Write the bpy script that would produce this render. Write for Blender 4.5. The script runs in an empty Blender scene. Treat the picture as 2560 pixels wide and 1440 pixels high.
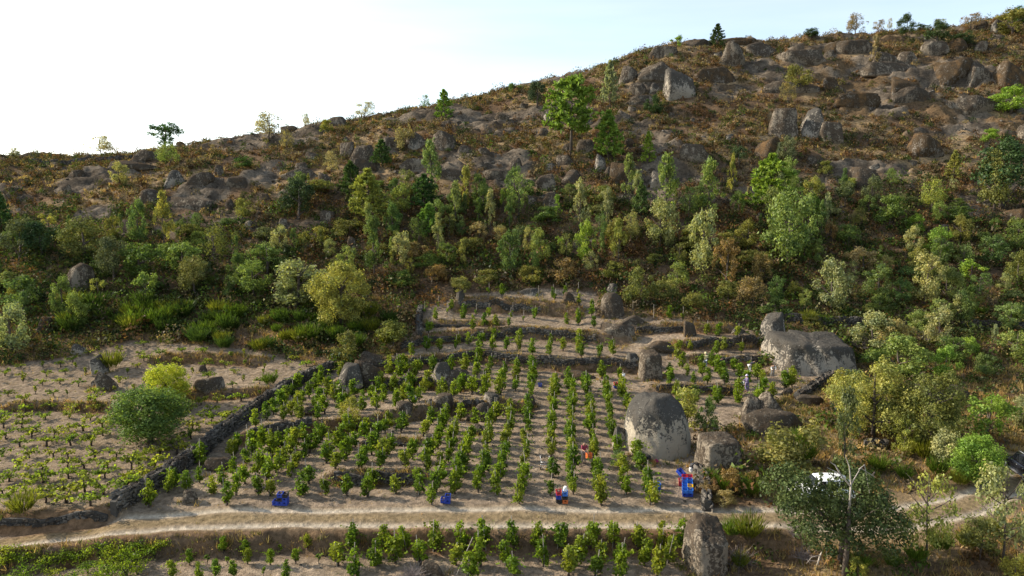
import bpy, bmesh, math, random
import numpy as np
from mathutils import Vector, Matrix

random.seed(7)
RNG = np.random.default_rng(11)
scene = bpy.context.scene
COL = scene.collection

# ------------------------------------------------------------------ camera, sky, sun, exposure
CAM = np.array([0.0, 0.0, 22.0])
F = 1828.0                       # focal length in pixels of the 2560 x 1440 photograph
PITCH = math.atan(220 / F)
cam_data = bpy.data.cameras.new('drone_camera')
cam_data.sensor_width = 36.0
cam_data.lens = 36.0 * F / 2560
cam_data.clip_start = 0.5
cam_data.clip_end = 9000
cam = bpy.data.objects.new('drone_camera', cam_data)
cam.location = CAM
cam.rotation_euler = (math.pi / 2 - PITCH, 0, 0)
COL.objects.link(cam)
scene.camera = cam

SUN_EL = math.radians(29)
SUN_AZ = math.radians(-74)       # measured from +Y (into the picture) towards +X; the sun stands to the left
sun_dir = Vector((math.sin(SUN_AZ) * math.cos(SUN_EL), math.cos(SUN_AZ) * math.cos(SUN_EL), math.sin(SUN_EL)))
sun_data = bpy.data.lights.new('sun', 'SUN')
sun_data.energy = 4.1
sun_data.angle = math.radians(0.6)
sun_data.color = (1.0, 0.89, 0.73)
sun = bpy.data.objects.new('sun', sun_data)
sun.rotation_euler = sun_dir.to_track_quat('Z', 'Y').to_euler()
sun.location = (-60, 40, 80)
COL.objects.link(sun)

world = bpy.data.worlds.new('World')
scene.world = world
world.use_nodes = True
wn, wl = world.node_tree.nodes, world.node_tree.links
wn.clear()
w_out = wn.new('ShaderNodeOutputWorld')
w_bg = wn.new('ShaderNodeBackground')
w_sky = wn.new('ShaderNodeTexSky')
w_sky.sky_type = 'NISHITA'
w_sky.sun_disc = False
w_sky.sun_elevation = SUN_EL
w_sky.sun_rotation = SUN_AZ
w_sky.altitude = 500
w_sky.air_density = 1.0
w_sky.dust_density = 2.2
w_sky.ozone_density = 1.2
w_bw = wn.new('ShaderNodeRGBToBW')
w_veil = wn.new('ShaderNodeMix'); w_veil.data_type = 'RGBA'
w_co = wn.new('ShaderNodeTexCoord')
w_map = wn.new('ShaderNodeMapping'); w_map.inputs['Scale'].default_value = (1.2, 2.0, 9.0)
w_noise = wn.new('ShaderNodeTexNoise'); w_noise.inputs['Scale'].default_value = 2.0; w_noise.inputs['Detail'].default_value = 6
w_rng = wn.new('ShaderNodeMapRange')
w_rng.inputs['From Min'].default_value = 0.3; w_rng.inputs['From Max'].default_value = 0.75
w_rng.inputs['To Min'].default_value = 0.25; w_rng.inputs['To Max'].default_value = 0.62
wl.new(w_co.outputs['Generated'], w_map.inputs['Vector'])
wl.new(w_map.outputs['Vector'], w_noise.inputs['Vector'])
wl.new(w_noise.outputs['Fac'], w_rng.inputs['Value'])
wl.new(w_sky.outputs['Color'], w_bw.inputs['Color'])
wl.new(w_rng.outputs['Result'], w_veil.inputs['Factor'])
wl.new(w_sky.outputs['Color'], w_veil.inputs['A'])
w_gain = wn.new('ShaderNodeVectorMath'); w_gain.operation = 'MULTIPLY'; w_gain.inputs[1].default_value = (1.36, 1.5, 1.55)
wl.new(w_bw.outputs['Val'], w_gain.inputs[0])
wl.new(w_gain.outputs['Vector'], w_veil.inputs['B'])
wl.new(w_veil.outputs['Result'], w_bg.inputs['Color'])
w_bg.inputs['Strength'].default_value = 0.15
wl.new(w_bg.outputs['Background'], w_out.inputs['Surface'])

scene.view_settings.view_transform = 'Standard'
scene.view_settings.look = 'None'
scene.view_settings.exposure = 0.9
scene.view_settings.gamma = 1.0
scene.view_settings.use_curve_mapping = False
scene.render.engine = 'CYCLES'
scene.cycles.max_bounces = 5
scene.cycles.diffuse_bounces = 3
scene.cycles.transmission_bounces = 3

# ------------------------------------------------------------------ numeric helpers
cp, sp = math.cos(PITCH), math.sin(PITCH)

def rays(px, py):
    a = (np.asarray(px, float) - 1280) / F
    b = (720 - np.asarray(py, float)) / F
    return np.stack([a, cp + b * sp, -sp + b * cp], -1)

def project(P):
    P = np.asarray(P, float) - CAM
    d = P[..., 1] * cp - P[..., 2] * sp
    v = P[..., 1] * sp + P[..., 2] * cp
    return 1280 + F * P[..., 0] / d, 720 - F * v / d, d

PERM = np.random.default_rng(3).random((256, 256))

def vnoise(x, y):
    xi, yi = np.floor(x).astype(int), np.floor(y).astype(int)
    fx, fy = x - xi, y - yi
    fx = fx * fx * (3 - 2 * fx); fy = fy * fy * (3 - 2 * fy)
    x0, x1, y0, y1 = xi & 255, (xi + 1) & 255, yi & 255, (yi + 1) & 255
    return (PERM[x0, y0] * (1 - fx) + PERM[x1, y0] * fx) * (1 - fy) + (PERM[x0, y1] * (1 - fx) + PERM[x1, y1] * fx) * fy

def fbm(x, y, octv=4, seed=0.0, gain=0.5):
    s, amp, tot = 0.0, 1.0, 0.0
    x = np.asarray(x, float) + seed * 17.3; y = np.asarray(y, float) + seed * 9.7
    for k in range(octv):
        s = s + amp * vnoise(x, y); tot += amp
        x = x * 2.03 + 5.1; y = y * 2.03 + 1.7; amp *= gain
    return s / tot

def sstep(a, b, x):
    t = np.clip((x - a) / (b - a), 0, 1)
    return t * t * (3 - 2 * t)

def in_poly(X, Y, poly):
    inside = np.zeros(np.shape(X), bool)
    n = len(poly)
    for i in range(n):
        x0, y0 = poly[i]; x1, y1 = poly[(i + 1) % n]
        c = ((y0 > Y) != (y1 > Y))
        if y1 != y0:
            inside ^= c & (X < (x1 - x0) * (Y - y0) / (y1 - y0) + x0)
    return inside

def poly_dist(X, Y, line):
    d = np.full(np.shape(X), 1e9); sd = np.zeros(np.shape(X))
    for (x0, y0), (x1, y1) in zip(line[:-1], line[1:]):
        vx, vy = x1 - x0, y1 - y0
        L2 = vx * vx + vy * vy + 1e-9
        t = np.clip(((X - x0) * vx + (Y - y0) * vy) / L2, 0, 1)
        dx, dy = X - (x0 + t * vx), Y - (y0 + t * vy)
        dd = np.hypot(dx, dy)
        sgn = np.sign(vx * dy - vy * dx)
        m = dd < d
        d = np.where(m, dd, d); sd = np.where(m, sgn * dd, sd)
    return d, sd

# ------------------------------------------------------------------ the lie of the land
base_rows = [1440, 1350, 1290, 1200, 1100, 1000, 950, 900, 850, 800, 750, 700, 600, 500, 400, 300, 200, 100]
columns = {
    -900: dict(Y=[39, 43, 45.5, 50.5, 58, 67.5, 72.5, 77.5, 82, 86.5, 90.5, 95, 105.5, 118], sky=(430, 134)),
    0: dict(Y=[39, 43, 45.3, 50.5, 58, 67.5, 72.5, 77.5, 82, 86.5, 90.5, 95, 105.5, 118], sky=(396, 140)),
    330: dict(Y=[39.5, 43.3, 45.5, 50.5, 58, 67.5, 72.7, 77.7, 82.2, 86.7, 90.8, 95.2, 105.5, 117.5], sky=(384, 139)),
    600: dict(Y=[40, 43.5, 45.6, 50.5, 58, 67.5, 73, 78, 82.5, 87, 91, 95.5, 105.5, 117, 131], sky=(346, 145)),
    960: dict(Y=[40.3, 43.7, 45.7, 50.5, 58, 67.5, 73, 78, 82.5, 87, 91.2, 95.8, 105.2, 115.5, 128], sky=(288, 152)),
    1280: dict(Y=[40.5, 43.8, 45.8, 50.5, 57.8, 67.5, 73, 78, 82.5, 87, 91.5, 96, 105, 114.5, 126, 143], sky=(224, 163)),
    1650: dict(Y=[40.5, 43.8, 45.8, 50.7, 58, 67.5, 72.8, 77.6, 81.8, 86, 90.5, 95, 104, 113.5, 124, 137, 154], sky=(118, 172)),
    2000: dict(Y=[40.5, 43.5, 45.8, 51, 58.3, 67.3, 72.3, 77, 81, 85, 89.5, 94, 103, 113, 124, 136.5, 152], sky=(96, 177)),
    2280: dict(Y=[40.3, 43.5, 45.8, 51, 58.2, 66.6, 71.4, 75.7, 80, 84.3, 88.8, 93.5, 102.5, 112.5, 123, 135.5, 150.5], sky=(82, 181)),
    2560: dict(Y=[40, 43.5, 46, 51, 58, 66, 70.5, 74.8, 79, 83.5, 88, 93, 102, 112, 122.5, 134.5, 149, 167], sky=(30, 186)),
    3400: dict(Y=[40, 43.5, 46, 51, 58, 66, 70.5, 74.8, 79, 83.5, 88, 93, 102, 112, 122.5, 134.5, 149, 167], sky=(-20, 190)),
}
ctrl = []
for px, c in columns.items():
    pts = list(zip(base_rows, c['Y'])) + [c['sky']]
    for py, Y in pts:
        r = rays(px, py)
        t = Y / r[1]
        ctrl.append((r[0] * t, Y, CAM[2] + r[2] * t))
    xs, ys, zs = ctrl[-1]
    ctrl.append((xs * 1.12, ys + 20, zs - 2.2)); ctrl.append((xs * 1.3, ys + 55, zs - 14))
    r = rays(px, 1440)
    ctrl.append((r[0] * 30, 28, -0.6)); ctrl.append((r[0] * 20, 10, -2.0))
ctrl = np.array(ctrl)
S = 60.0

def tps_phi(r2):
    return 0.5 * r2 * np.log(r2 + 1e-9)

def tps_fit(C):
    P = C[:, :2] / S
    n = len(P)
    K = tps_phi(((P[:, None] - P[None]) ** 2).sum(-1)) + 2e-4 * np.eye(n)
    A = np.zeros((n + 3, n + 3))
    A[:n, :n] = K; A[:n, n] = 1; A[:n, n + 1:] = P; A[n, :n] = 1; A[n + 1:, :n] = P.T
    w = np.linalg.solve(A, np.concatenate([C[:, 2], [0, 0, 0]]))
    return P, w

TP, TW = tps_fit(ctrl)

def tps_eval(X, Y):
    sh = np.shape(X)
    q = np.stack([np.ravel(X), np.ravel(Y)], -1) / S
    out = np.empty(len(q))
    for i in range(0, len(q), 20000):
        b = q[i:i + 20000]
        r2 = ((b[:, None, :] - TP[None]) ** 2).sum(-1)
        out[i:i + 20000] = tps_phi(r2) @ TW[:-3] + TW[-3] + b @ TW[-2:]
    return out.reshape(sh)

NU = 620
U = np.linspace(-1.0, 1.0, NU)
ROWS = np.concatenate([np.arange(14, 36, 1.0), np.arange(36, 96, 0.2), np.arange(96, 196, 0.42), np.arange(196, 250, 2.0)])
GX = U[None, :] * (ROWS[:, None] + 25)
GY = np.repeat(ROWS[:, None], NU, 1)
BASE = tps_eval(GX, GY)
H = BASE.copy()

def height(X, Y):
    X = np.asarray(X, float); Y = np.asarray(Y, float)
    r = np.clip(np.interp(Y, ROWS, np.arange(len(ROWS))), 0, len(ROWS) - 1.001)
    u = np.clip((X / (Y + 25) + 1.0) / 2.0 * (NU - 1), 0, NU - 1.001)
    r0, u0 = r.astype(int), u.astype(int)
    fr, fu = r - r0, u - u0
    return (H[r0, u0] * (1 - fu) + H[r0, u0 + 1] * fu) * (1 - fr) + (H[r0 + 1, u0] * (1 - fu) + H[r0 + 1, u0 + 1] * fu) * fr

MARCH = np.concatenate([np.arange(30, 100, 0.25), np.arange(100, 235, 0.5)])

def ground(px, py):
    """Where the sight line through a pixel of the photograph meets the ground; the ridge when it passes above it."""
    px = np.atleast_1d(np.asarray(px, float)); py = np.atleast_1d(np.asarray(py, float))
    out = np.zeros((len(px), 3))
    for i in range(0, len(px), 400):
        R = rays(px[i:i + 400], py[i:i + 400])
        P = CAM + R[:, None, :] * MARCH[None, :, None]
        gap = P[..., 2] - height(P[..., 0], P[..., 1])
        hit = gap <= 0
        k = np.where(hit.any(1), hit.argmax(1), np.where(MARCH[None] < 200, gap / MARCH[None], 9).argmin(1))
        k0 = np.maximum(k - 1, 0)
        ii = np.arange(len(R))
        g0, g1 = gap[ii, k0], gap[ii, k]
        f = np.where(hit.any(1), g0 / np.maximum(g0 - g1, 1e-6), 1.0)
        t = MARCH[k0] + (MARCH[k] - MARCH[k0]) * np.clip(f, 0, 1)
        Q = CAM + R * t[:, None]
        Q[:, 2] = height(Q[:, 0], Q[:, 1])
        out[i:i + 400] = Q
    return out

def G(px, py):
    return ground([px], [py])[0]

def GL(pts):
    q = ground([p[0] for p in pts], [p[1] for p in pts])
    return [(a, b) for a, b, _ in q]

# terrace steps: (pixel polyline of the lip, height of the step)
terraces = [
    ([(-300, 1400), (0, 1376), (200, 1352), (400, 1338), (700, 1326), (1000, 1326), (1400, 1326), (1720, 1326), (2000, 1345)], 1.0, 2.5),
    ([(-300, 1305), (0, 1290), (150, 1283), (285, 1274)], 0.8, 4.0),
    ([(820, 1182), (930, 1178), (1050, 1182)], 0.75, 2.5),
    ([(905, 1098), (1000, 1094), (1050, 1098)], 0.45, 1.8),
    ([(600, 1080), (700, 1062), (860, 1048), (960, 1030), (1080, 1012), (1240, 1000), (1330, 1000)], 0.95, 3.0),
    ([(840, 950), (961, 942), (1080, 946), (1180, 950)], 0.8, 2.5),
    ([(900, 905), (978, 897), (1135, 882), (1186, 870), (1303, 886), (1421, 898), (1505, 895), (1589, 903), (1640, 905)], 1.05, 3.0),
    ([(990, 860), (1058, 838), (1203, 824), (1303, 815), (1387, 821), (1488, 832), (1570, 838)], 1.0, 2.6),
    ([(1055, 808), (1172, 803), (1260, 803)], 0.5, 1.6),
    ([(1140, 750), (1200, 748), (1354, 756), (1450, 768)], 1.3, 3.0),
    ([(1560, 808), (1582, 816), (1707, 812), (1830, 814)], 0.7, 2.0),
    ([(1640, 850), (1713, 853), (1800, 849), (1900, 846)], 0.8, 2.2),
    ([(1720, 886), (1820, 890), (1905, 894)], 0.75, 2.0),
    ([(1630, 962), (1740, 964), (1840, 966)], 0.65, 2.5),
    ([(380, 890), (500, 884), (613, 889), (660, 893)], 0.75, 2.5),
    ([(455, 978), (560, 976), (670, 966)], 0.7, 2.5),
    ([(20, 1008), (130, 1004), (270, 1012)], 0.65, 2.5),
    ([(620, 985), (740, 975), (830, 975)], 0.0, 2.5),
]
TER = []
for line, h, L in terraces:
    h *= 1.25
    xy = np.array(GL([(a_, b_ + 0.5 * h * F / project(G(a_, b_))[2] * 0.9) for a_, b_ in line])); o = np.argsort(xy[:, 0])
    TER.append((xy[o, 0], xy[o, 1], h, L))
bank_mask = np.zeros_like(H); bank_mask2 = np.zeros_like(H)
for xs, ys, h, L in TER:
    if h == 0: continue
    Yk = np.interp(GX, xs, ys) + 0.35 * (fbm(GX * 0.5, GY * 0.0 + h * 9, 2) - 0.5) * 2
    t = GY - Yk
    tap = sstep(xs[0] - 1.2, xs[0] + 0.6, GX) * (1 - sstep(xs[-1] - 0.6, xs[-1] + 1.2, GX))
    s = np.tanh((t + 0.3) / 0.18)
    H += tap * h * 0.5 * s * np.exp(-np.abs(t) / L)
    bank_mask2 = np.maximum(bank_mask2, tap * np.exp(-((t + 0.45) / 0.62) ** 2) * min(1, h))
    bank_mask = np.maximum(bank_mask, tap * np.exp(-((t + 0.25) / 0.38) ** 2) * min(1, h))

WALL_PX = [(284, 1290), (311, 1262), (382, 1224), (444, 1182), (502, 1144), (542, 1104), (578, 1076), (635, 1036), (702, 986), (755, 957), (831, 928)]
ROAD_PX = [(-900, 1420), (-100, 1368), (100, 1341), (300, 1314), (500, 1299), (700, 1294), (1000, 1294), (1400, 1294), (1700, 1294), (2000, 1300), (2250, 1296), (2420, 1262), (2540, 1205), (2700, 1130), (3300, 1080)]
WALL = GL(WALL_PX)
ROAD = GL(ROAD_PX)
FIELD_A = GL([(290, 1290), (430, 1197), (560, 1100), (700, 988), (830, 928), (960, 892), (1010, 852), (1050, 800), (1065, 772), (1150, 735), (1350, 722), (1490, 730), (1500, 792), (1700, 798), (1885, 822), (1905, 900), (2080, 940), (1965, 985), (1850, 1060), (1750, 1085), (1758, 1200), (1772, 1290), (1000, 1312), (290, 1312)])
FIELD_B = GL([(-900, 1312), (280, 1290), (430, 1195), (560, 1100), (700, 985), (830, 925), (730, 898), (612, 872), (330, 852), (200, 888), (60, 908), (-300, 945), (-900, 960)])
FIELD_C = GL([(-900, 1440), (0, 1382), (400, 1345), (1715, 1335), (1715, 1435), (1700, 1700), (-900, 1700)])
fa = in_poly(GX, GY, FIELD_A); fb = in_poly(GX, GY, FIELD_B); fc = in_poly(GX, GY, FIELD_C)
field = (fa | fb | fc).astype(float)
for _ in range(2):
    f2 = field.copy()
    f2[1:-1, 1:-1] = (field[1:-1, 1:-1] * 2 + field[:-2, 1:-1] + field[2:, 1:-1] + field[1:-1, :-2] + field[1:-1, 2:]) / 6
    field = f2
rd, rsd = poly_dist(GX, GY, ROAD)
rdw = rd + 0.28 * (fbm(GX * 0.4, GY * 0.4, 3, 2) - 0.5)
road = 1 - sstep(1.25, 1.65, rdw)
rut = np.exp(-((np.abs(rdw) - 0.95) / 0.27) ** 2)

# bare rock on the hillside
slope_zone = sstep(96, 112, GY + 0.02 * GX)
rn = fbm(GX * 0.075, GY * 0.16, 5, 4, 0.58)
rocky = sstep(0.578, 0.615, rn + 0.06 * sstep(10, 70, GX) * sstep(120, 140, GY) - 0.05 * (1 - slope_zone) - 0.03 * (1 - sstep(112, 128, GY)))
rocky *= slope_zone
slabs = [(269, 558, 322, 608), (423, 457, 571, 518), (181, 515, 269, 570), (590, 430, 690, 466), (1093, 412, 1163, 443), (1944, 117, 2126, 192), (2100, 196, 2274, 255), (2091, 262, 2274, 300), (2217, 190, 2330, 243), (1780, 212, 1900, 228), (640, 405, 720, 425), (700, 470, 770, 500), (1180, 395, 1260, 425), (1000, 430, 1060, 455), (1850, 150, 1960, 200), (2330, 250, 2480, 330), (130, 440, 260, 480), (1240, 440, 1330, 470), (2360, 150, 2500, 215)]
for x0, y0, x1, y1 in slabs:
    c = G((x0 + x1) / 2, (y0 + y1) / 2); a = G(x0, (y0 + y1) / 2); b = G((x0 + x1) / 2, y0)
    rx = abs(c[0] - a[0]) + 0.3; ry = abs(b[1] - c[1]) + 0.6
    q = ((GX - c[0]) / rx) ** 2 + ((GY - c[1]) / ry) ** 2 + 1.1 * (fbm(GX * 0.35, GY * 0.35, 3, x0 * 0.01) - 0.5)
    rocky = np.maximum(rocky, 1 - sstep(0.75, 1.05, q))
ridge = np.abs(fbm(GX * 0.16, GY * 0.22, 4, 6) - 0.5) * 2
ledge = fbm(GX * 0.10, GY * 0.30, 3, 8)
led = np.floor(ledge * 9) / 9 + sstep(0.7, 1.0, ledge * 9 % 1) / 9
H += rocky * ((led - 0.45) * 3.0 + (ridge - 0.3) * 0.9 + 0.25 + (fbm(GX * 0.55, GY * 0.8, 4, 33, 0.6) - 0.5) * 1.5)
H += slope_zone * (fbm(GX * 0.12, GY * 0.12, 4, 5) - 0.5) * 2.0 * sstep(100, 125, GY)
# lumpy soil
lump = fbm(GX * 1.5, GY * 1.5, 3, 1) - 0.5
H += field * (1 - road) * (lump * 0.17 + (fbm(GX * 3.4, GY * 3.4, 2, 17) - 0.5) * 0.10) + (1 - field) * (1 - road) * lump * 0.3 - rut * 0.09 * road
H += bank_mask * (fbm(GX * 2.2, GY * 2.2, 3, 9) - 0.5) * 0.35

# albedo of the ground (what it is made of, not how it is lit)
def mix(a, b, t):
    return a * (1 - t[..., None]) + np.array(b) * t[..., None]
n1, n2, n3 = fbm(GX * 0.22, GY * 0.22, 4, 12), fbm(GX * 0.9, GY * 0.9, 3, 13), fbm(GX * 0.06, GY * 0.1, 4, 14)
C = np.zeros(GX.shape + (3,)) + np.array([0.138, 0.090, 0.054])
C = mix(C, [0.27, 0.190, 0.105], sstep(0.47, 0.60, n1) * (0.3 + 0.7 * sstep(104, 124, GY)))
C = mix(C, [0.085, 0.062, 0.042], sstep(0.50, 0.64, n3) * 0.6)
low = sstep(0.75, 0.95, GX / 20) * (1 - sstep(60, 78, GY))
C = mix(C, [0.25, 0.18, 0.10], low * 0.85 * sstep(0.3, 0.55, n1))
soil = np.zeros_like(C) + np.array([0.236, 0.180, 0.127])
soil = mix(soil, [0.296, 0.230, 0.162], sstep(0.45, 0.7, n1) * 0.7)
soil = mix(soil, [0.185, 0.137, 0.095], sstep(0.52, 0.72, n2) * 0.6)
soil = mix(soil, [0.205, 0.155, 0.105], fb.astype(float) * 0.45)
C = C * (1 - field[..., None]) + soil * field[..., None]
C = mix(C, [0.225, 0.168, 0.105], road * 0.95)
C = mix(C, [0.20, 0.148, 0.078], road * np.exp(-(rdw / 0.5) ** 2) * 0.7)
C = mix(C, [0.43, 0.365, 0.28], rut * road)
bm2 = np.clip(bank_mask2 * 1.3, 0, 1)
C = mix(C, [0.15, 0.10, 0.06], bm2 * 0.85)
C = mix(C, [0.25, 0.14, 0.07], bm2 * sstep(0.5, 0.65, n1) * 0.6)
grey = np.zeros_like(C) + np.array([0.158, 0.127, 0.094])
grey = mix(grey, [0.066, 0.053, 0.040], sstep(0.42, 0.6, fbm(GX * 0.5, GY * 0.8, 4, 20)) * 0.85)
grey = mix(grey, [0.13, 0.085, 0.045], sstep(0.5, 0.62, fbm(GX * 0.2, GY * 0.3, 4, 21)) * sstep(20, 60, GX) * 0.9)
C = C * (1 - rocky[..., None]) + grey * rocky[..., None]

# ------------------------------------------------------------------ materials
def new_mat(name):
    m = bpy.data.materials.new(name); m.use_nodes = True
    n, l = m.node_tree.nodes, m.node_tree.links
    n.clear()
    o = n.new('ShaderNodeOutputMaterial')
    return m, n, l, o

def simple(name, col, rough=0.6, metal=0.0, noise=0.25, scale=6.0, bump=0.0):
    m, n, l, o = new_mat(name)
    b = n.new('ShaderNodeBsdfPrincipled')
    b.inputs['Roughness'].default_value = rough; b.inputs['Metallic'].default_value = metal
    tc = n.new('ShaderNodeTexCoord'); t = n.new('ShaderNodeTexNoise')
    t.inputs['Scale'].default_value = scale; t.inputs['Detail'].default_value = 5
    l.new(tc.outputs['Object'], t.inputs['Vector'])
    r = n.new('ShaderNodeMapRange'); r.inputs['To Min'].default_value = 1 - noise; r.inputs['To Max'].default_value = 1 + noise
    r.inputs['From Min'].default_value = 0.25; r.inputs['From Max'].default_value = 0.75
    l.new(t.outputs['Fac'], r.inputs['Value'])
    v = n.new('ShaderNodeVectorMath'); v.operation = 'SCALE'; v.inputs[0].default_value = col[:3]
    l.new(r.outputs['Result'], v.inputs['Scale']); l.new(v.outputs['Vector'], b.inputs['Base Color'])
    if bump:
        bp = n.new('ShaderNodeBump'); bp.inputs['Strength'].default_value = bump; bp.inputs['Distance'].default_value = 0.05
        l.new(t.outputs['Fac'], bp.inputs['Height']); l.new(bp.outputs['Normal'], b.inputs['Normal'])
    l.new(b.outputs['BSDF'], o.inputs['Surface'])
    return m

def ground_mat():
    m, n, l, o = new_mat('ground_soil')
    b = n.new('ShaderNodeBsdfDiffuse')
    at = n.new('ShaderNodeAttribute'); at.attribute_name = 'albedo'
    tc = n.new('ShaderNodeTexCoord')
    t1 = n.new('ShaderNodeTexNoise'); t1.inputs['Scale'].default_value = 2.6; t1.inputs['Detail'].default_value = 9; t1.inputs['Roughness'].default_value = 0.65
    t2 = n.new('ShaderNodeTexNoise'); t2.inputs['Scale'].default_value = 14.0; t2.inputs['Detail'].default_value = 4
    t3 = n.new('ShaderNodeTexVoronoi'); t3.inputs['Scale'].default_value = 3.0
    for t in (t1, t2, t3): l.new(tc.outputs['Object'], t.inputs['Vector'])
    r = n.new('ShaderNodeMapRange'); r.inputs['From Min'].default_value = 0.3; r.inputs['From Max'].default_value = 0.7
    r.inputs['To Min'].default_value = 0.48; r.inputs['To Max'].default_value = 1.5
    l.new(t1.outputs['Fac'], r.inputs['Value'])
    v = n.new('ShaderNodeVectorMath'); v.operation = 'SCALE'
    l.new(at.outputs['Color'], v.inputs[0]); l.new(r.outputs['Result'], v.inputs['Scale'])
    l.new(v.outputs['Vector'], b.inputs['Color'])
    ad = n.new('ShaderNodeMath'); ad.operation = 'ADD'; l.new(t1.outputs['Fac'], ad.inputs[0])
    mu = n.new('ShaderNodeMath'); mu.operation = 'MULTIPLY'; mu.inputs[1].default_value = 0.35
    l.new(t2.outputs['Fac'], mu.inputs[0]); l.new(mu.outputs[0], ad.inputs[1])
    bp = n.new('ShaderNodeBump'); bp.inputs['Strength'].default_value = 0.85; bp.inputs['Distance'].default_value = 0.22
    l.new(ad.outputs[0], bp.inputs['Height']); l.new(bp.outputs['Normal'], b.inputs['Normal'])
    l.new(b.outputs['BSDF'], o.inputs['Surface'])
    return m

def leaf_mat(name, trans=0.35, from_attr=False, vary=0.45, hue=0.5):
    m, n, l, o = new_mat(name)
    if from_attr:
        src = n.new('ShaderNodeAttribute'); src.attribute_name = 'albedo'
    else:
        src = n.new('ShaderNodeObjectInfo')
    ge = n.new('ShaderNodeNewGeometry')
    r = n.new('ShaderNodeMapRange'); r.inputs['To Min'].default_value = 1 - vary; r.inputs['To Max'].default_value = 1 + vary
    l.new(ge.outputs['Random Per Island'], r.inputs['Value'])
    v = n.new('ShaderNodeVectorMath'); v.operation = 'SCALE'
    l.new(src.outputs['Color'], v.inputs[0]); l.new(r.outputs['Result'], v.inputs['Scale'])
    # some leaves turn yellower
    mx = n.new('ShaderNodeMix'); mx.data_type = 'RGBA'; mx.blend_type = 'MULTIPLY'
    mx.inputs['B'].default_value = (1.22, 1.08, 0.7, 1)
    pw = n.new('ShaderNodeMath'); pw.operation = 'FRACT'
    m9 = n.new('ShaderNodeMath'); m9.operation = 'MULTIPLY'; m9.inputs[1].default_value = 37.0
    l.new(ge.outputs['Random Per Island'], m9.inputs[0]); l.new(m9.outputs[0], pw.inputs[0])
    h = n.new('ShaderNodeMath'); h.operation = 'MULTIPLY'; h.inputs[1].default_value = hue
    l.new(pw.outputs[0], h.inputs[0]); l.new(h.outputs[0], mx.inputs['Factor'])
    l.new(v.outputs['Vector'], mx.inputs['A'])
    # sprays of older and younger foliage inside one crown
    cl = n.new('ShaderNodeTexNoise'); cl.inputs['Scale'].default_value = 1.1; cl.inputs['Detail'].default_value = 3
    l.new(ge.outputs['Position'], cl.inputs['Vector'])
    cr = n.new('ShaderNodeMapRange'); cr.inputs['From Min'].default_value = 0.32; cr.inputs['From Max'].default_value = 0.68; cr.inputs['To Min'].default_value = 0.0; cr.inputs['To Max'].default_value = 1.0
    l.new(cl.outputs['Fac'], cr.inputs['Value'])
    tint = n.new('ShaderNodeMix'); tint.data_type = 'RGBA'
    tint.inputs['A'].default_value = (0.66, 0.76, 0.80, 1); tint.inputs['B'].default_value = (1.36, 1.24, 1.0, 1)
    l.new(cr.outputs['Result'], tint.inputs['Factor'])
    mm = n.new('ShaderNodeVectorMath'); mm.operation = 'MULTIPLY'
    l.new(mx.outputs['Result'], mm.inputs[0]); l.new(tint.outputs['Result'], mm.inputs[1])
    d = n.new('ShaderNodeBsdfDiffuse'); t = n.new('ShaderNodeBsdfTranslucent'); ms = n.new('ShaderNodeMixShader')
    ms.inputs['Fac'].default_value = trans
    l.new(mm.outputs['Vector'], d.inputs['Color']); 
    tv = n.new('ShaderNodeVectorMath'); tv.operation = 'MULTIPLY'; tv.inputs[1].default_value = (1.5, 1.55, 0.8)
    l.new(mm.outputs['Vector'], tv.inputs[0]); l.new(tv.outputs['Vector'], t.inputs['Color'])
    l.new(d.outputs[0], ms.inputs[1]); l.new(t.outputs[0], ms.inputs[2])
    g = n.new('ShaderNodeBsdfGlossy'); g.inputs['Roughness'].default_value = 0.45; g.inputs['Color'].default_value = (1, 1, 1, 1)
    m2 = n.new('ShaderNodeMixShader'); m2.inputs['Fac'].default_value = 0.008
    l.new(ms.outputs[0], m2.inputs[1]); l.new(g.outputs[0], m2.inputs[2])
    l.new(m2.outputs[0], o.inputs['Surface'])
    return m

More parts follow.
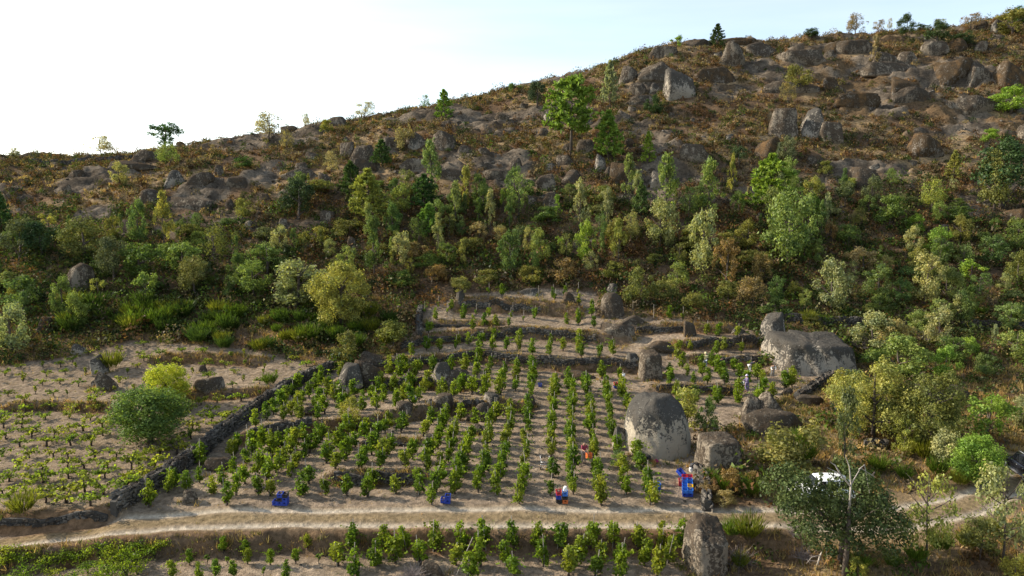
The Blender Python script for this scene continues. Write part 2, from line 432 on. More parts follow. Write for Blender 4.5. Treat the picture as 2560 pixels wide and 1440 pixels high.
def rock_mat(name, pale, dark, cover, rust=0.15, by_height=0.0):
    """Granite with a crust of lichen on the upper faces and streaks running down."""
    m, n, l, o = new_mat(name)
    b = n.new('ShaderNodeBsdfDiffuse')
    tc = n.new('ShaderNodeTexCoord'); ge = n.new('ShaderNodeNewGeometry')
    big = n.new('ShaderNodeTexNoise'); big.inputs['Scale'].default_value = 0.55; big.inputs['Detail'].default_value = 8; big.inputs['Roughness'].default_value = 0.62
    mp = n.new('ShaderNodeMapping'); mp.inputs['Scale'].default_value = (1.9, 1.9, 0.28)
    st = n.new('ShaderNodeTexNoise'); st.inputs['Scale'].default_value = 0.9; st.inputs['Detail'].default_value = 7; st.inputs['Roughness'].default_value = 0.6
    fine = n.new('ShaderNodeTexNoise'); fine.inputs['Scale'].default_value = 4.5; fine.inputs['Detail'].default_value = 9; fine.inputs['Roughness'].default_value = 0.7
    pos = ge.outputs['Position']
    l.new(pos, big.inputs['Vector']); l.new(pos, mp.inputs['Vector']); l.new(mp.outputs[0], st.inputs['Vector']); l.new(pos, fine.inputs['Vector'])
    sx = n.new('ShaderNodeSeparateXYZ'); l.new(ge.outputs['Normal'], sx.inputs[0])
    gz = n.new('ShaderNodeSeparateXYZ'); l.new(tc.outputs['Generated'], gz.inputs[0])
    def M(op, a, c):
        q = n.new('ShaderNodeMath'); q.operation = op
        for i, x in enumerate((a, c)):
            if isinstance(x, (int, float)): q.inputs[i].default_value = x
            else: l.new(x, q.inputs[i])
        return q.outputs[0]
    up = M('MULTIPLY', sx.outputs['Z'], 0.32)
    s = M('ADD', up, M('MULTIPLY', M('SUBTRACT', st.outputs['Fac'], 0.5), 1.3))
    s = M('ADD', s, M('MULTIPLY', M('SUBTRACT', big.outputs['Fac'], 0.5), 2.0))
    s = M('ADD', s, M('MULTIPLY', M('SUBTRACT', gz.outputs['Z'], 0.5), by_height))
    s = M('ADD', s, M('MULTIPLY', M('SUBTRACT', fine.outputs['Fac'], 0.5), 2.4))
    s = M('ADD', s, cover)
    r = n.new('ShaderNodeMapRange'); r.interpolation_type = 'SMOOTHSTEP'; r.inputs['From Min'].default_value = -0.06; r.inputs['From Max'].default_value = 0.16
    l.new(s, r.inputs['Value'])
    mx = n.new('ShaderNodeMix'); mx.data_type = 'RGBA'; mx.inputs['A'].default_value = (*pale, 1); mx.inputs['B'].default_value = (*dark, 1)
    l.new(r.outputs['Result'], mx.inputs['Factor'])
    # pale and rusty lichen spots
    sp_ = n.new('ShaderNodeMapRange'); sp_.inputs['From Min'].default_value = 0.58; sp_.inputs['From Max'].default_value = 0.68; sp_.inputs['To Max'].default_value = 0.6
    l.new(fine.outputs['Fac'], sp_.inputs['Value'])
    m2 = n.new('ShaderNodeMix'); m2.data_type = 'RGBA'; m2.inputs['B'].default_value = (0.30, 0.29, 0.25, 1)
    l.new(sp_.outputs['Result'], m2.inputs['Factor']); l.new(mx.outputs['Result'], m2.inputs['A'])
    ru = n.new('ShaderNodeMapRange'); ru.inputs['From Min'].default_value = 0.52; ru.inputs['From Max'].default_value = 0.66; ru.inputs['To Max'].default_value = rust
    l.new(big.outputs['Fac'], ru.inputs['Value'])
    m3 = n.new('ShaderNodeMix'); m3.data_type = 'RGBA'; m3.inputs['B'].default_value = (0.16, 0.095, 0.045, 1)
    l.new(ru.outputs['Result'], m3.inputs['Factor']); l.new(m2.outputs['Result'], m3.inputs['A'])
    cn = n.new('ShaderNodeTexNoise'); cn.inputs['Scale'].default_value = 0.42; cn.inputs['Detail'].default_value = 3; cn.inputs['Distortion'].default_value = 0.6
    l.new(pos, cn.inputs['Vector'])
    ck = n.new('ShaderNodeMapRange'); ck.inputs['From Max'].default_value = 0.010; ck.inputs['To Min'].default_value = 0.68; ck.inputs['To Max'].default_value = 1.0
    l.new(M('ABSOLUTE', M('SUBTRACT', cn.outputs['Fac'], 0.5), 0), ck.inputs['Value'])
    cs_ = n.new('ShaderNodeVectorMath'); cs_.operation = 'SCALE'; l.new(m3.outputs['Result'], cs_.inputs[0]); l.new(ck.outputs['Result'], cs_.inputs['Scale'])
    l.new(cs_.outputs['Vector'], b.inputs['Color'])
    bp = n.new('ShaderNodeBump'); bp.inputs['Strength'].default_value = 0.9; bp.inputs['Distance'].default_value = 0.16
    l.new(M('ADD', M('ADD', fine.outputs['Fac'], M('MULTIPLY', st.outputs['Fac'], 0.8)), M('MULTIPLY', ck.outputs['Result'], 0.8)), bp.inputs['Height']); l.new(bp.outputs['Normal'], b.inputs['Normal'])
    l.new(b.outputs['BSDF'], o.inputs['Surface'])
    return m

M_GROUND = ground_mat()
M_LEAF = leaf_mat('leaves', 0.36)
M_HOLM = leaf_mat('leathery_leaves', 0.15, hue=0.25)
M_NEEDLE = leaf_mat('pine_needles', 0.25, hue=0.3)
M_VINE = leaf_mat('vine_leaves', 0.48, hue=0.55)
M_SCRUB = leaf_mat('scrub_leaves', 0.25, from_attr=True, vary=0.3, hue=0.3)
M_STRAW = leaf_mat('dry_grass_blades', 0.35, from_attr=True, vary=0.3, hue=0.2)
M_BARK = simple('bark', (0.085, 0.065, 0.05), 0.9, noise=0.4, scale=9, bump=0.6)
M_PALEBARK = simple('weathered_bare_wood', (0.34, 0.30, 0.25), 0.9, noise=0.3, scale=9, bump=0.4)
M_VINEWOOD = simple('vine_wood', (0.055, 0.038, 0.028), 0.95, noise=0.4, scale=20)
M_STAKE = simple('grey_stake_wood', (0.30, 0.26, 0.21), 0.9, noise=0.25, scale=14)
M_ROCK = rock_mat('granite_lichened', (0.225, 0.188, 0.142), (0.072, 0.058, 0.044), 0.10)
M_ROCKPALE = rock_mat('granite_pale', (0.31, 0.27, 0.215), (0.075, 0.068, 0.058), -0.06, 0.08, by_height=0.9)
M_GIANT = rock_mat('granite_giant', (0.36, 0.31, 0.235), (0.075, 0.069, 0.06), -0.20, 0.06, by_height=1.6)
M_ROCKDARK = rock_mat('granite_dark', (0.19, 0.157, 0.118), (0.066, 0.053, 0.040), 0.2, 0.35)
M_ROCKRUST = rock_mat('granite_mossy', (0.19, 0.165, 0.135), (0.065, 0.047, 0.03), 0.3, 0.85)
M_STONE = rock_mat('wall_stone', (0.165, 0.147, 0.125), (0.052, 0.047, 0.041), 0.0, 0.15)
M_RUBBLE = simple('wall_rubble_core', (0.05, 0.045, 0.038), 0.95)

# ------------------------------------------------------------------ mesh helpers
def make_mesh(name, parts, mats, smooth=False, colors=None):
    """parts: list of (V, [faces arrays], material index)."""
    Vs, loops, starts, mi = [], [], [], []
    nv = nl = 0
    for V, FA, k in parts:
        V = np.asarray(V, float)
        for Fa in FA:
            Fa = np.asarray(Fa, int)
            if len(Fa) == 0: continue
            loops.append((Fa + nv).ravel())
            starts.append(nl + np.arange(len(Fa)) * Fa.shape[1])
            nl += Fa.size
            mi.append(np.full(len(Fa), k))
        Vs.append(V); nv += len(V)
    V = np.concatenate(Vs); L = np.concatenate(loops); St = np.concatenate(starts); MI = np.concatenate(mi)
    me = bpy.data.meshes.new(name)
    me.vertices.add(len(V)); me.vertices.foreach_set('co', V.ravel())
    me.loops.add(len(L)); me.loops.foreach_set('vertex_index', L.astype(np.int32))
    me.polygons.add(len(St)); me.polygons.foreach_set('loop_start', St.astype(np.int32))
    me.update(calc_edges=True)
    for m in mats: me.materials.append(m)
    me.polygons.foreach_set('material_index', MI.astype(np.int32))
    me.polygons.foreach_set('use_smooth', np.full(len(St), smooth))
    if colors is not None:
        a = me.attributes.new('albedo', 'FLOAT_COLOR', 'POINT')
        c4 = np.ones((len(V), 4), np.float32); c4[:, :3] = colors
        a.data.foreach_set('color', c4.ravel())
    me.update()
    return me

def add(name, me, parent=None, loc=None, label=None, cat=None, group=None, kind=None, scale=None, rot=None, color=None):
    o = bpy.data.objects.new(name, me)
    COL.objects.link(o)
    if parent is not None: o.parent = parent
    if loc is not None: o.location = loc
    if scale is not None: o.scale = scale
    if rot is not None: o.rotation_euler = rot
    if color is not None: o.color = (*color, 1)
    if label: o['label'] = label
    if cat: o['category'] = cat
    if group: o['group'] = group
    if kind: o['kind'] = kind
    return o

def tube(pts, rad, sides=5, cap=True):
    pts = np.asarray(pts, float); n = len(pts)
    rad = np.broadcast_to(np.asarray(rad, float), (n,))
    d = np.gradient(pts, axis=0); d /= np.linalg.norm(d, axis=1, keepdims=True) + 1e-9
    ref = np.where(np.abs(d[:, 2:3]) > 0.9, np.array([[1.0, 0, 0]]), np.array([[0, 0, 1.0]]))
    a = np.cross(d, ref); a /= np.linalg.norm(a, axis=1, keepdims=True) + 1e-9
    b = np.cross(d, a)
    th = np.arange(sides) / sides * 2 * math.pi
    V = pts[:, None] + rad[:, None, None] * (np.cos(th)[None, :, None] * a[:, None] + np.sin(th)[None, :, None] * b[:, None])
    idx = np.arange(n * sides).reshape(n, sides)
    q = np.stack([idx[:-1], np.roll(idx[:-1], -1, 1), np.roll(idx[1:], -1, 1), idx[1:]], -1).reshape(-1, 4)
    out = [q]
    if cap: out += [idx[-1][None], idx[0][None, ::-1]]
    return V.reshape(-1, 3), out

def join(tubes):
    Vs, quads, caps = [], [], {}
    n = 0
    for V, FA in tubes:
        for fa in FA: caps.setdefault(fa.shape[1], []).append(fa + n)
        Vs.append(V); n += len(V)
    return np.concatenate(Vs), [np.concatenate(v) for v in caps.values()]

def unit(v):
    return v / (np.linalg.norm(v, axis=-1, keepdims=True) + 1e-9)

def leaf_quads(c, nrm, size, rng, aspect=0.62, along=None):
    n = len(c)
    size = np.broadcast_to(size, (n,))
    nrm = unit(nrm)
    t = unit(np.cross(nrm, rng.normal(size=(n, 3)))) if along is None else unit(along)
    s = unit(np.cross(nrm, t))
    h = size[:, None] * 0.5
    V = np.stack([c - t * h, c + s * h * aspect, c + t * h, c - s * h * aspect], 1).reshape(-1, 3)
    return V, np.arange(4 * n).reshape(n, 4)

def box(cx, cy, cz, sx, sy, sz):
    x, y, z = sx / 2, sy / 2, sz / 2
    V = np.array([[-x, -y, -z], [x, -y, -z], [x, y, -z], [-x, y, -z], [-x, -y, z], [x, -y, z], [x, y, z], [-x, y, z]]) + [cx, cy, cz]
    Fq = np.array([[0, 3, 2, 1], [4, 5, 6, 7], [0, 1, 5, 4], [1, 2, 6, 5], [2, 3, 7, 6], [3, 0, 4, 7]])
    return V, [Fq]

ONES = 'zeroth first second third fourth fifth sixth seventh eighth ninth tenth eleventh twelfth thirteenth fourteenth fifteenth sixteenth seventeenth eighteenth nineteenth'.split()
def ordinal(k):
    if k < 20: return ONES[k]
    t = {2: 'twent', 3: 'thirt', 4: 'fort', 5: 'fift', 6: 'sixt', 7: 'sevent', 8: 'eight', 9: 'ninet'}[k // 10]
    return t + 'ieth' if k % 10 == 0 else t + 'y-' + ONES[k % 10]

# ------------------------------------------------------------------ ground sheet and far country
nr, nc = GX.shape
idx = np.arange(nr * nc).reshape(nr, nc)
gq = np.stack([idx[:-1, :-1], idx[:-1, 1:], idx[1:, 1:], idx[1:, :-1]], -1).reshape(-1, 4)
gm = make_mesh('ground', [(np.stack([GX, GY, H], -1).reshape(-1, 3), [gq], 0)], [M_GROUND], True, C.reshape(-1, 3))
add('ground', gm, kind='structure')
# the country beyond, reaching the horizon, lies under the near sheet
ang = np.linspace(-math.pi, math.pi, 73); rad = np.array([5, 60, 200, 330, 700, 1500, 4000, 8000.0])
A, R = np.meshgrid(ang, rad)
FX, FY = R * np.sin(A), R * np.cos(A)
FZ = np.where(R < 320, -14, np.where(R < 600, -10, -26)) + 20 * (fbm(FX * 0.002, FY * 0.002, 3, 31) - 0.5)
ii = np.arange(FX.size).reshape(FX.shape)
fq = np.stack([ii[:-1, :-1], ii[:-1, 1:], ii[1:, 1:], ii[1:, :-1]], -1).reshape(-1, 4)
add('plain', make_mesh('plain', [(np.stack([FX, FY, FZ], -1).reshape(-1, 3), [fq], 0)], [simple('dry_country', (0.16, 0.135, 0.08), 0.95, scale=0.02)], True), kind='structure')
hx = np.linspace(-5200, 2500, 90); hy = np.array([3200, 3500, 3900, 4400, 5000.0])
HX, HY = np.meshgrid(hx, hy)
HZ = np.array([-40, 60, 150, 120, -40.0])[:, None] * (0.75 + 0.6 * fbm(HX * 0.0012, HY * 0.0006, 5, 41))
ii = np.arange(HX.size).reshape(HX.shape)
hq = np.stack([ii[:-1, :-1], ii[:-1, 1:], ii[1:, 1:], ii[1:, :-1]], -1).reshape(-1, 4)
add('hills', make_mesh('hills', [(np.stack([HX, HY, HZ], -1).reshape(-1, 3), [hq], 0)], [simple('haze_tinted_hills', (0.16, 0.18, 0.19), 0.95, scale=0.01)], True), kind='structure')  # distance haze is painted into the hills as a pale blue-grey albedo

# ------------------------------------------------------------------ landmarks used in labels
LANDMARKS = [('the tall bare-trunked pine', 1430, 300), ('the giant domed boulder', 1650, 1050), ('the huge slab boulder', 2030, 880), ('the lone oak on the skyline', 410, 335),
             ('the leaning block on the crag', 1690, 215), ('the dome boulder above the left field', 205, 690), ('the dead-topped dark oak', 2090, 1290), ('the two trees in the left field', 400, 1020),
             ('the ridge-top split block', 2400, 185), ('the pointed boulder on the slope', 1950, 310), ('the low ledge of slab rocks', 1080, 355), ('the bright pine on the slope', 1925, 470),
             ('the top vineyard terrace', 1300, 740), ('the blue crate row', 1720, 1210)]
PENDING = []
def rel_label(o, desc, px, py, cat, group=None):
    o['category'] = cat
    if group: o['group'] = group
    PENDING.append((o, desc, px, py))

def resolve_labels():
    buckets = {}
    for o, desc, px, py in PENDING:
        d = [math.hypot(px - lx, py - ly) for _, lx, ly in LANDMARKS]
        k = int(np.argmin(d)); name, lx, ly = LANDMARKS[k]
        dx, dy = px - lx, py - ly
        w = ('uphill of' if dy < 0 else 'downhill of') if abs(dy) > abs(dx) * 0.8 else ('left of' if dx < 0 else 'right of')
        buckets.setdefault((desc, w, name), []).append((d[k], o))
    for (desc, w, name), lst in buckets.items():
        lst.sort(key=lambda t: t[0])
        for i, (_, o) in enumerate(lst):
            o['label'] = f"{desc} {w} {name}" if len(lst) == 1 else f"{desc}, {ordinal(i + 1) + ' ' if i else ''}nearest {w} {name}"

# ------------------------------------------------------------------ boulders
def rock_mesh(name, seed, mat, sub=4, planes=16, rough=0.05, flat_top=0.0, taper=0.0, point=0.0, faces=None):
    """A weathered block in a unit box, x and y from -0.5 to 0.5, z from -0.35 to 1."""
    rng = np.random.default_rng(seed)
    bm = bmesh.new(); bmesh.ops.create_icosphere(bm, subdivisions=sub, radius=1)
    V = np.array([v.co for v in bm.verts]); Fa = np.array([[v.index for v in f.verts] for f in bm.faces]); bm.free()
    N = unit(rng.normal(size=(planes, 3)) * [1, 1, 0.8]); D = rng.uniform(0.62, 1.0, planes)
    AX = np.array([[0, 0, 1], [0, 0, -1], [1, 0, 0.3], [-1, 0, 0.3], [0, -1, 0.35], [0, 1, 0.2]], float) + rng.normal(size=(6, 3)) * 0.22
    N = np.concatenate([N, AX]); D = np.concatenate([D, np.array([0.8 - flat_top, 0.9, 0.9, 0.9, 0.85, 0.9]) * rng.uniform(0.85, 1.1, 6)])
    if faces is not None:
        fa_ = np.array(faces, float); N = fa_[:, :3]; D = fa_[:, 3]
    N = unit(N)
    dot = V @ N.T
    r = np.where(dot > 0.08, D[None] / np.maximum(dot, 0.08), 9)
    k = 22.0
    r = -np.log(np.exp(-k * r).sum(1)) / k
    r = r * (1 + rough * 2.2 * (fbm(V[:, 0] * 2 + V[:, 2] * 1.3 + seed, V[:, 1] * 2 - V[:, 2] + 7, 4) - 0.5) + rough * 1.4 * (fbm(V[:, 0] * 6 + V[:, 2] * 5 + seed, V[:, 1] * 6 + V[:, 2] * 4, 3) - 0.5))
    P = V * r[:, None]
    lo, hi = P.min(0), P.max(0)
    P = (P - lo) / (hi - lo)
    z = P[:, 2]
    P[:, :2] -= 0.5
    P[:, :2] *= (1 - (taper + (0.08 if faces is None else 0)) * z)[:, None]
    if point: P[:, :2] *= (1 - point * z ** 1.5)[:, None]
    P[:, 2] = z * 1.35 - 0.35
    return make_mesh(name, [(P, [Fa], 0)], [mat], True)

BOULDERS = []     # (x, y, radius) footprints, kept clear of plants
def boulder(bx, mat, seed, label=None, desc='grey lichened boulder', depth=0.8, sub=4, rz=None, name='boulder', me=None, sink=1.0, **kw):
    x0, y0, x1, y1 = bx
    P = G((x0 + x1) / 2, y1)
    ppm = F / project(P)[2]
    w = (x1 - x0) / ppm; hh = (y1 - y0) / ppm
    dp = depth * (w + hh) / 2
    el = math.atan2(CAM[2] - P[2], P[1])
    h = max(0.45 * hh, (hh - 0.6 * dp * max(0, math.sin(el))) / math.cos(el))
    if me is None: me = rock_mesh(name, seed, mat, sub, **kw)
    cx, cy = P[0] * (1 + dp * 0.42 / P[1]), P[1] + dp * 0.42
    o = add(name, me, None, (cx, cy, P[2]), scale=(w * 1.04, dp, h), rot=(0, 0, rz or 0))
    BOULDERS.append((cx, cy, max(w, dp) * 0.5))
    if label:
        o['label'] = label; o['category'] = 'boulder'
    else:
        rel_label(o, desc, (x0 + x1) / 2, (y0 + y1) / 2, 'boulder')
    return o

GIANT = [(-1, -0.25, 0.10, 0.86), (-0.45, -1, 0.10, 0.84), (0.35, -1, 0.14, 0.84), (1, -0.3, 0.22, 0.86), (0.25, -0.6, 0.75, 0.86), (-0.55, -0.2, 0.85, 0.88), (0.7, 0.1, 0.75, 0.88), (0, 0.1, 1, 0.85), (0, 1, 0.2, 0.9), (-0.7, 0.8, 0.2, 0.95), (0.8, 0.8, 0.2, 0.95), (0, 0, -1, 0.8)]
SLAB = [(-1, -0.3, 0.06, 0.95), (-0.2, -1, 0.22, 0.60), (0.35, -1, 0.40, 0.66), (1, -0.2, 0.22, 0.98), (0.06, -0.10, 1, 0.36), (0.9, 0, 0.7, 0.92), (0, 1, 0.1, 0.8), (0, 0, -1, 0.5)]
BLOCK = [(-1, -0.15, 0.06, 0.85), (-0.1, -1, 0.10, 0.80), (0.5, -1, 0.1, 0.86), (1, -0.1, 0.10, 0.85), (0, -0.1, 1, 0.80), (-0.5, -0.2, 1, 0.98), (0.6, 0, 0.9, 0.95), (0, 1, 0.1, 0.85), (0, 0, -1, 0.8)]
UPRIGHT = [(-1, -0.3, 0.03, 0.72), (-0.2, -1, 0.03, 0.72), (0.8, -0.8, 0.02, 0.80), (1, 0.1, 0.05, 0.72), (0.15, -0.3, 1, 0.62), (-0.8, -0.2, 0.8, 0.88), (0, 1, 0.1, 0.85), (0, -0.7, -0.6, 0.95), (0, 0, -1, 0.8)]
boulder((1556, 974, 1742, 1146), M_GIANT, 5, 'giant domed boulder, pale below and lichen-dark on top, among the vines', depth=0.85, faces=GIANT, rough=0.05, taper=0.02, sub=5)
boulder((1743, 1084, 1858, 1192), M_ROCK, 12, 'squarish dark boulder standing behind the stacked blue crates', faces=BLOCK, rough=0.05, taper=0.0, sub=5)
boulder((1714, 1297, 1812, 1446), M_ROCK, 23, 'upright grey boulder below the track at the end of the lowest vines', faces=UPRIGHT, rough=0.07, taper=-0.05, sub=5)
boulder((1918, 826, 2152, 942), M_ROCKPALE, 31, 'huge slab-sided boulder beside the vineyard, fluted pale face and flat top', depth=0.95, faces=SLAB, rough=0.09, taper=0.0, sub=5)
boulder((1896, 778, 1966, 862), M_ROCKPALE, 32, 'rounded pale boulder leaning on the huge slab boulder', planes=9, depth=0.7)
boulder((1500, 728, 1563, 797), M_ROCKDARK, 41, 'dark egg-shaped boulder at the edge of the top terrace', faces=GIANT, rough=0.07)
boulder((1515, 707, 1543, 742), M_ROCKPALE, 42, 'small pale rock perched behind the dark egg-shaped boulder', planes=10)
boulder((1598, 874, 1657, 952), M_ROCK, 43, 'grey block boulder splitting the upper vine rows', faces=BLOCK, rough=0.07)
boulder((1610, 850, 1690, 885), M_ROCKDARK, 430, 'low dark outcrop uphill of the grey block boulder in the vines', planes=10)
boulder((832, 905, 912, 982), M_ROCKPALE, 44, 'broad tilted boulder where the dry-stone wall ends, pale edge', planes=8)
boulder((872, 892, 955, 975), M_ROCKDARK, 45, 'dark round boulder leaning on the broad tilted boulder', planes=12)
boulder((884, 875, 963, 920), M_ROCKDARK, 46, 'low dark boulder behind the pair at the wall end', planes=12)
boulder((1077, 898, 1145, 972), M_ROCKPALE, 47, 'pale smooth boulder in the middle of the upper terraces', planes=9)
boulder((1098, 919, 1178, 977), M_ROCK, 48, 'grey split boulder resting against the pale smooth boulder', planes=7)
boulder((1080, 978, 1138, 1037), M_ROCKDARK, 49, 'egg-shaped brown-grey boulder set in the terrace wall', planes=12)
boulder((988, 1002, 1034, 1038), M_ROCK, 50, 'low grey rock just below the pair of blue crates', planes=9)
boulder((1068, 996, 1082, 1012), M_ROCKPALE, 501, 'small pale stone beside the egg-shaped boulder', sub=3)
boulder((1205, 980, 1252, 1018), M_ROCKPALE, 51, 'pale wedge-shaped rock at the end of the terrace wall', planes=8)
boulder((1166, 945, 1218, 970), M_ROCKDARK, 52, 'dark low rock with a cane leaning on it', planes=12)
boulder((1312, 988, 1341, 1026), M_ROCKDARK, 53, 'small dark rock pile between two vine lines', planes=10, sub=3)
boulder((1165, 1005, 1225, 1055), M_ROCKDARK, 54, 'dark rock half hidden by the vines below the pale wedge', planes=10, sub=3)
boulder((1180, 1058, 1216, 1087), M_ROCKDARK, 55, 'round dark stone in the middle vine rows', planes=12, sub=3)
boulder((868, 1040, 946, 1075), M_ROCK, 56, 'flat grey outcrop under the yellow bush on the terrace', planes=9)
boulder((745, 1010, 800, 1040), M_ROCK, 57, 'broken grey rock on the terrace near the dry-stone wall', planes=9)
boulder((680, 1048, 735, 1078), M_ROCK, 58, 'flat rock in the short wall joining the dry-stone wall', planes=9)
boulder((1846, 985, 1905, 1050), M_ROCK, 59, 'pointed grey boulder downhill of the person with the white bucket', planes=7, point=0.4)
boulder((1868, 972, 1965, 1052), M_ROCK, 60, 'tent-shaped grey-green boulder beside the bottom of the right terraces', planes=6, point=0.55)
boulder((1848, 1020, 2014, 1088), M_ROCKDARK, 61, 'long whale-backed dark boulder below the tent-shaped one', planes=12, depth=0.7)
boulder((1985, 984, 2065, 1016), M_ROCKDARK, 62, 'low dark outcrop by the end of the upper field wall', planes=12)
boulder((1954, 970, 1982, 990), M_ROCKDARK, 63, 'small black rock alone on the sandy terrace', sub=3)
boulder((224, 884, 272, 938), M_ROCKPALE, 64, 'flat-faced grey block standing in the left field', planes=5, flat_top=0.2)
boulder((236, 926, 292, 978), M_ROCK, 65, 'rounded grey boulder in front of the flat-faced block', planes=9)
boulder((225, 950, 242, 966), M_ROCKPALE, 651, 'small pale stone beside the rounded grey boulder', sub=3)
boulder((488, 940, 562, 986), M_ROCK, 66, 'rock outcrop behind the yellow-green tree in the left field', planes=9)
boulder((564, 980, 592, 998), M_ROCK, 67, 'small smooth boulder next to the outcrop in the left field', sub=3)
boulder((497, 912, 520, 930), M_ROCKDARK, 68, 'small dark rock among the young vines uphill', sub=3)
boulder((172, 655, 238, 730), M_ROCK, 69, 'dome-shaped grey boulder in the woods above the left field', planes=9, rough=0.04)
boulder((84, 790, 132, 842), M_ROCKDARK, 70, 'dark boulder among bushes left of the upper left field', planes=9)
boulder((1525, 1062, 1575, 1124), M_ROCKPALE, 71, 'pale flank rock leaning on the giant domed boulder', planes=8, taper=0.3)
boulder((512, 1140, 596, 1178), M_ROCK, 72, 'flat-topped rock heap against the dry-stone wall', planes=12)
boulder((458, 1224, 492, 1262), M_ROCK, 73, 'rounded stone between two vines near the wall foot', planes=10)
boulder((178, 856, 222, 888), M_ROCKPALE, 74, 'pale slab rock at the top edge of the left field', planes=6)
boulder((1052, 1402, 1112, 1448), M_ROCKDARK, 75, 'dark rock beside the grey brush heap in the lowest field', planes=10)
boulder((1138, 724, 1165, 762), M_ROCKPALE, 76, 'pale upright rock at the corner of the top terrace', planes=9)
boulder((1298, 720, 1352, 740), M_ROCKPALE, 77, 'flat pale rocks behind the top terrace', planes=9)
boulder((1408, 728, 1440, 758), M_ROCKDARK, 78, 'round brown stone on the top terrace bank', planes=12, sub=3)
boulder((1550, 786, 1610, 812), M_ROCK, 79, 'flat grey rock below the dark egg-shaped boulder', planes=10)
boulder((1500, 806, 1590, 850), M_ROCK, 80, 'broken rock outcrop with a pale slanting slab between terraces', planes=10)
boulder((1708, 800, 1740, 842), M_ROCKDARK, 81, 'square dark stone ending the upper terrace wall', planes=6)
boulder((1828, 818, 1872, 836), M_ROCKPALE, 82, 'flat pale slab lying on the uppermost right terrace', planes=6)
boulder((1560, 880, 1605, 915), M_ROCKPALE, 83, 'pale rock in the long terrace bank', planes=9)
boulder((1400, 925, 1490, 950), M_ROCKDARK, 84, 'dark stone outcrop beneath the long terrace bank', planes=9)
boulder((2250, 955, 2430, 1015), M_ROCKDARK, 85, 'broad dark cliff-faced boulder behind the big yellow-green oak', planes=6, flat_top=0.2)
hill_boulders = [
    ((1788, 104, 1866, 168), M_ROCK), ((1858, 102, 1942, 144), M_ROCK), ((1541, 160, 1596, 207), M_ROCK), ((1589, 150, 1692, 205), M_ROCK), ((1658, 167, 1734, 250), M_ROCKPALE),
    ((1621, 206, 1650, 235), M_ROCKPALE), ((1563, 204, 1624, 240), M_ROCK), ((1700, 95, 1782, 116), M_ROCKDARK), ((1615, 115, 1695, 145), M_ROCK), ((1912, 269, 1990, 350), M_ROCK),
    ((1877, 340, 1956, 404), M_ROCKRUST), ((2044, 303, 2103, 362), M_ROCK), ((1990, 264, 2058, 345), M_ROCKPALE), ((1688, 358, 1772, 410), M_ROCK), ((1515, 403, 1603, 457), M_ROCKRUST),
    ((1485, 382, 1516, 430), M_ROCKPALE), ((1617, 423, 1695, 470), M_ROCKPALE), ((1812, 334, 1837, 354), M_ROCKPALE), ((2358, 95, 2418, 130), M_ROCKRUST), ((2434, 100, 2467, 132), M_ROCK),
    ((2322, 143, 2420, 216), M_ROCKRUST), ((2400, 145, 2475, 216), M_ROCK), ((2488, 147, 2575, 230), M_ROCKRUST), ((2259, 330, 2367, 398), M_ROCKRUST), ((2217, 186, 2302, 245), M_ROCKRUST),
    ((2048, 98, 2110, 132), M_ROCKRUST), ((1756, 173, 1812, 206), M_ROCK), ((2053, 191, 2098, 227), M_ROCKRUST), ((2426, 50, 2470, 76), M_ROCKRUST), ((2475, 48, 2514, 84), M_ROCKPALE),
    ((2118, 416, 2198, 470), M_ROCKDARK), ((2170, 128, 2240, 160), M_ROCK), ((2240, 125, 2290, 160), M_ROCK), ((2540, 310, 2580, 360), M_ROCK), ((2505, 520, 2580, 570), M_ROCKRUST),
    ((1840, 575, 1885, 605), M_ROCKRUST), ((874, 361, 935, 406), M_ROCK), ((848, 353, 887, 395), M_ROCK), ((954, 342, 1001, 372), M_ROCK), ((1016, 330, 1078, 375), M_ROCKPALE),
    ((1079, 325, 1144, 378), M_ROCK), ((1274, 394, 1306, 423), M_ROCK), ((1388, 387, 1438, 413), M_ROCK), ((1336, 433, 1393, 479), M_ROCK), ((1399, 422, 1460, 462), M_ROCKDARK),
    ((1362, 407, 1389, 428), M_ROCKPALE), ((1437, 346, 1487, 386), M_ROCK), ((1357, 276, 1375, 305), M_ROCKPALE), ((1345, 318, 1372, 340), M_ROCKDARK), ((1350, 478, 1408, 520), M_ROCK),
    ((1142, 363, 1185, 385), M_ROCK), ((1195, 368, 1238, 388), M_ROCK), ((413, 424, 459, 470), M_ROCKPALE), ((349, 471, 402, 509), M_ROCK), ((648, 483, 681, 510), M_ROCK),
    ((563, 497, 588, 524), M_ROCKDARK), ((796, 430, 828, 472), M_ROCK), ((155, 461, 182, 484), M_ROCK), ((177, 424, 212, 442), M_ROCKDARK), ((320, 373, 404, 406), M_ROCKDARK),
    ((735, 405, 772, 428), M_ROCK), ((465, 428, 540, 470), M_ROCKDARK), ((535, 412, 560, 440), M_ROCK), ((700, 312, 745, 330), M_ROCKDARK), ((820, 290, 870, 315), M_ROCK), ((760, 378, 800, 400), M_ROCK),
    ((1100, 300, 1130, 318), M_ROCK), ((1230, 285, 1275, 302), M_ROCK), ((1290, 258, 1322, 272), M_ROCK), ((690, 545, 720, 565), M_ROCK), ((610, 550, 640, 575), M_ROCK), ((800, 525, 840, 560), M_ROCK),
    ((868, 590, 890, 625), M_ROCK), ((1425, 590, 1470, 625), M_ROCK), ((2345, 560, 2375, 590), M_ROCKDARK), ((2010, 385, 2060, 410), M_ROCKDARK), ((2170, 345, 2210, 370), M_ROCKRUST), ((1560, 345, 1590, 368), M_ROCKDARK),
]
descs = {M_ROCK: 'grey lichened boulder', M_ROCKPALE: 'pale-faced granite boulder', M_ROCKDARK: 'dark weathered boulder', M_ROCKRUST: 'brown moss-covered boulder'}
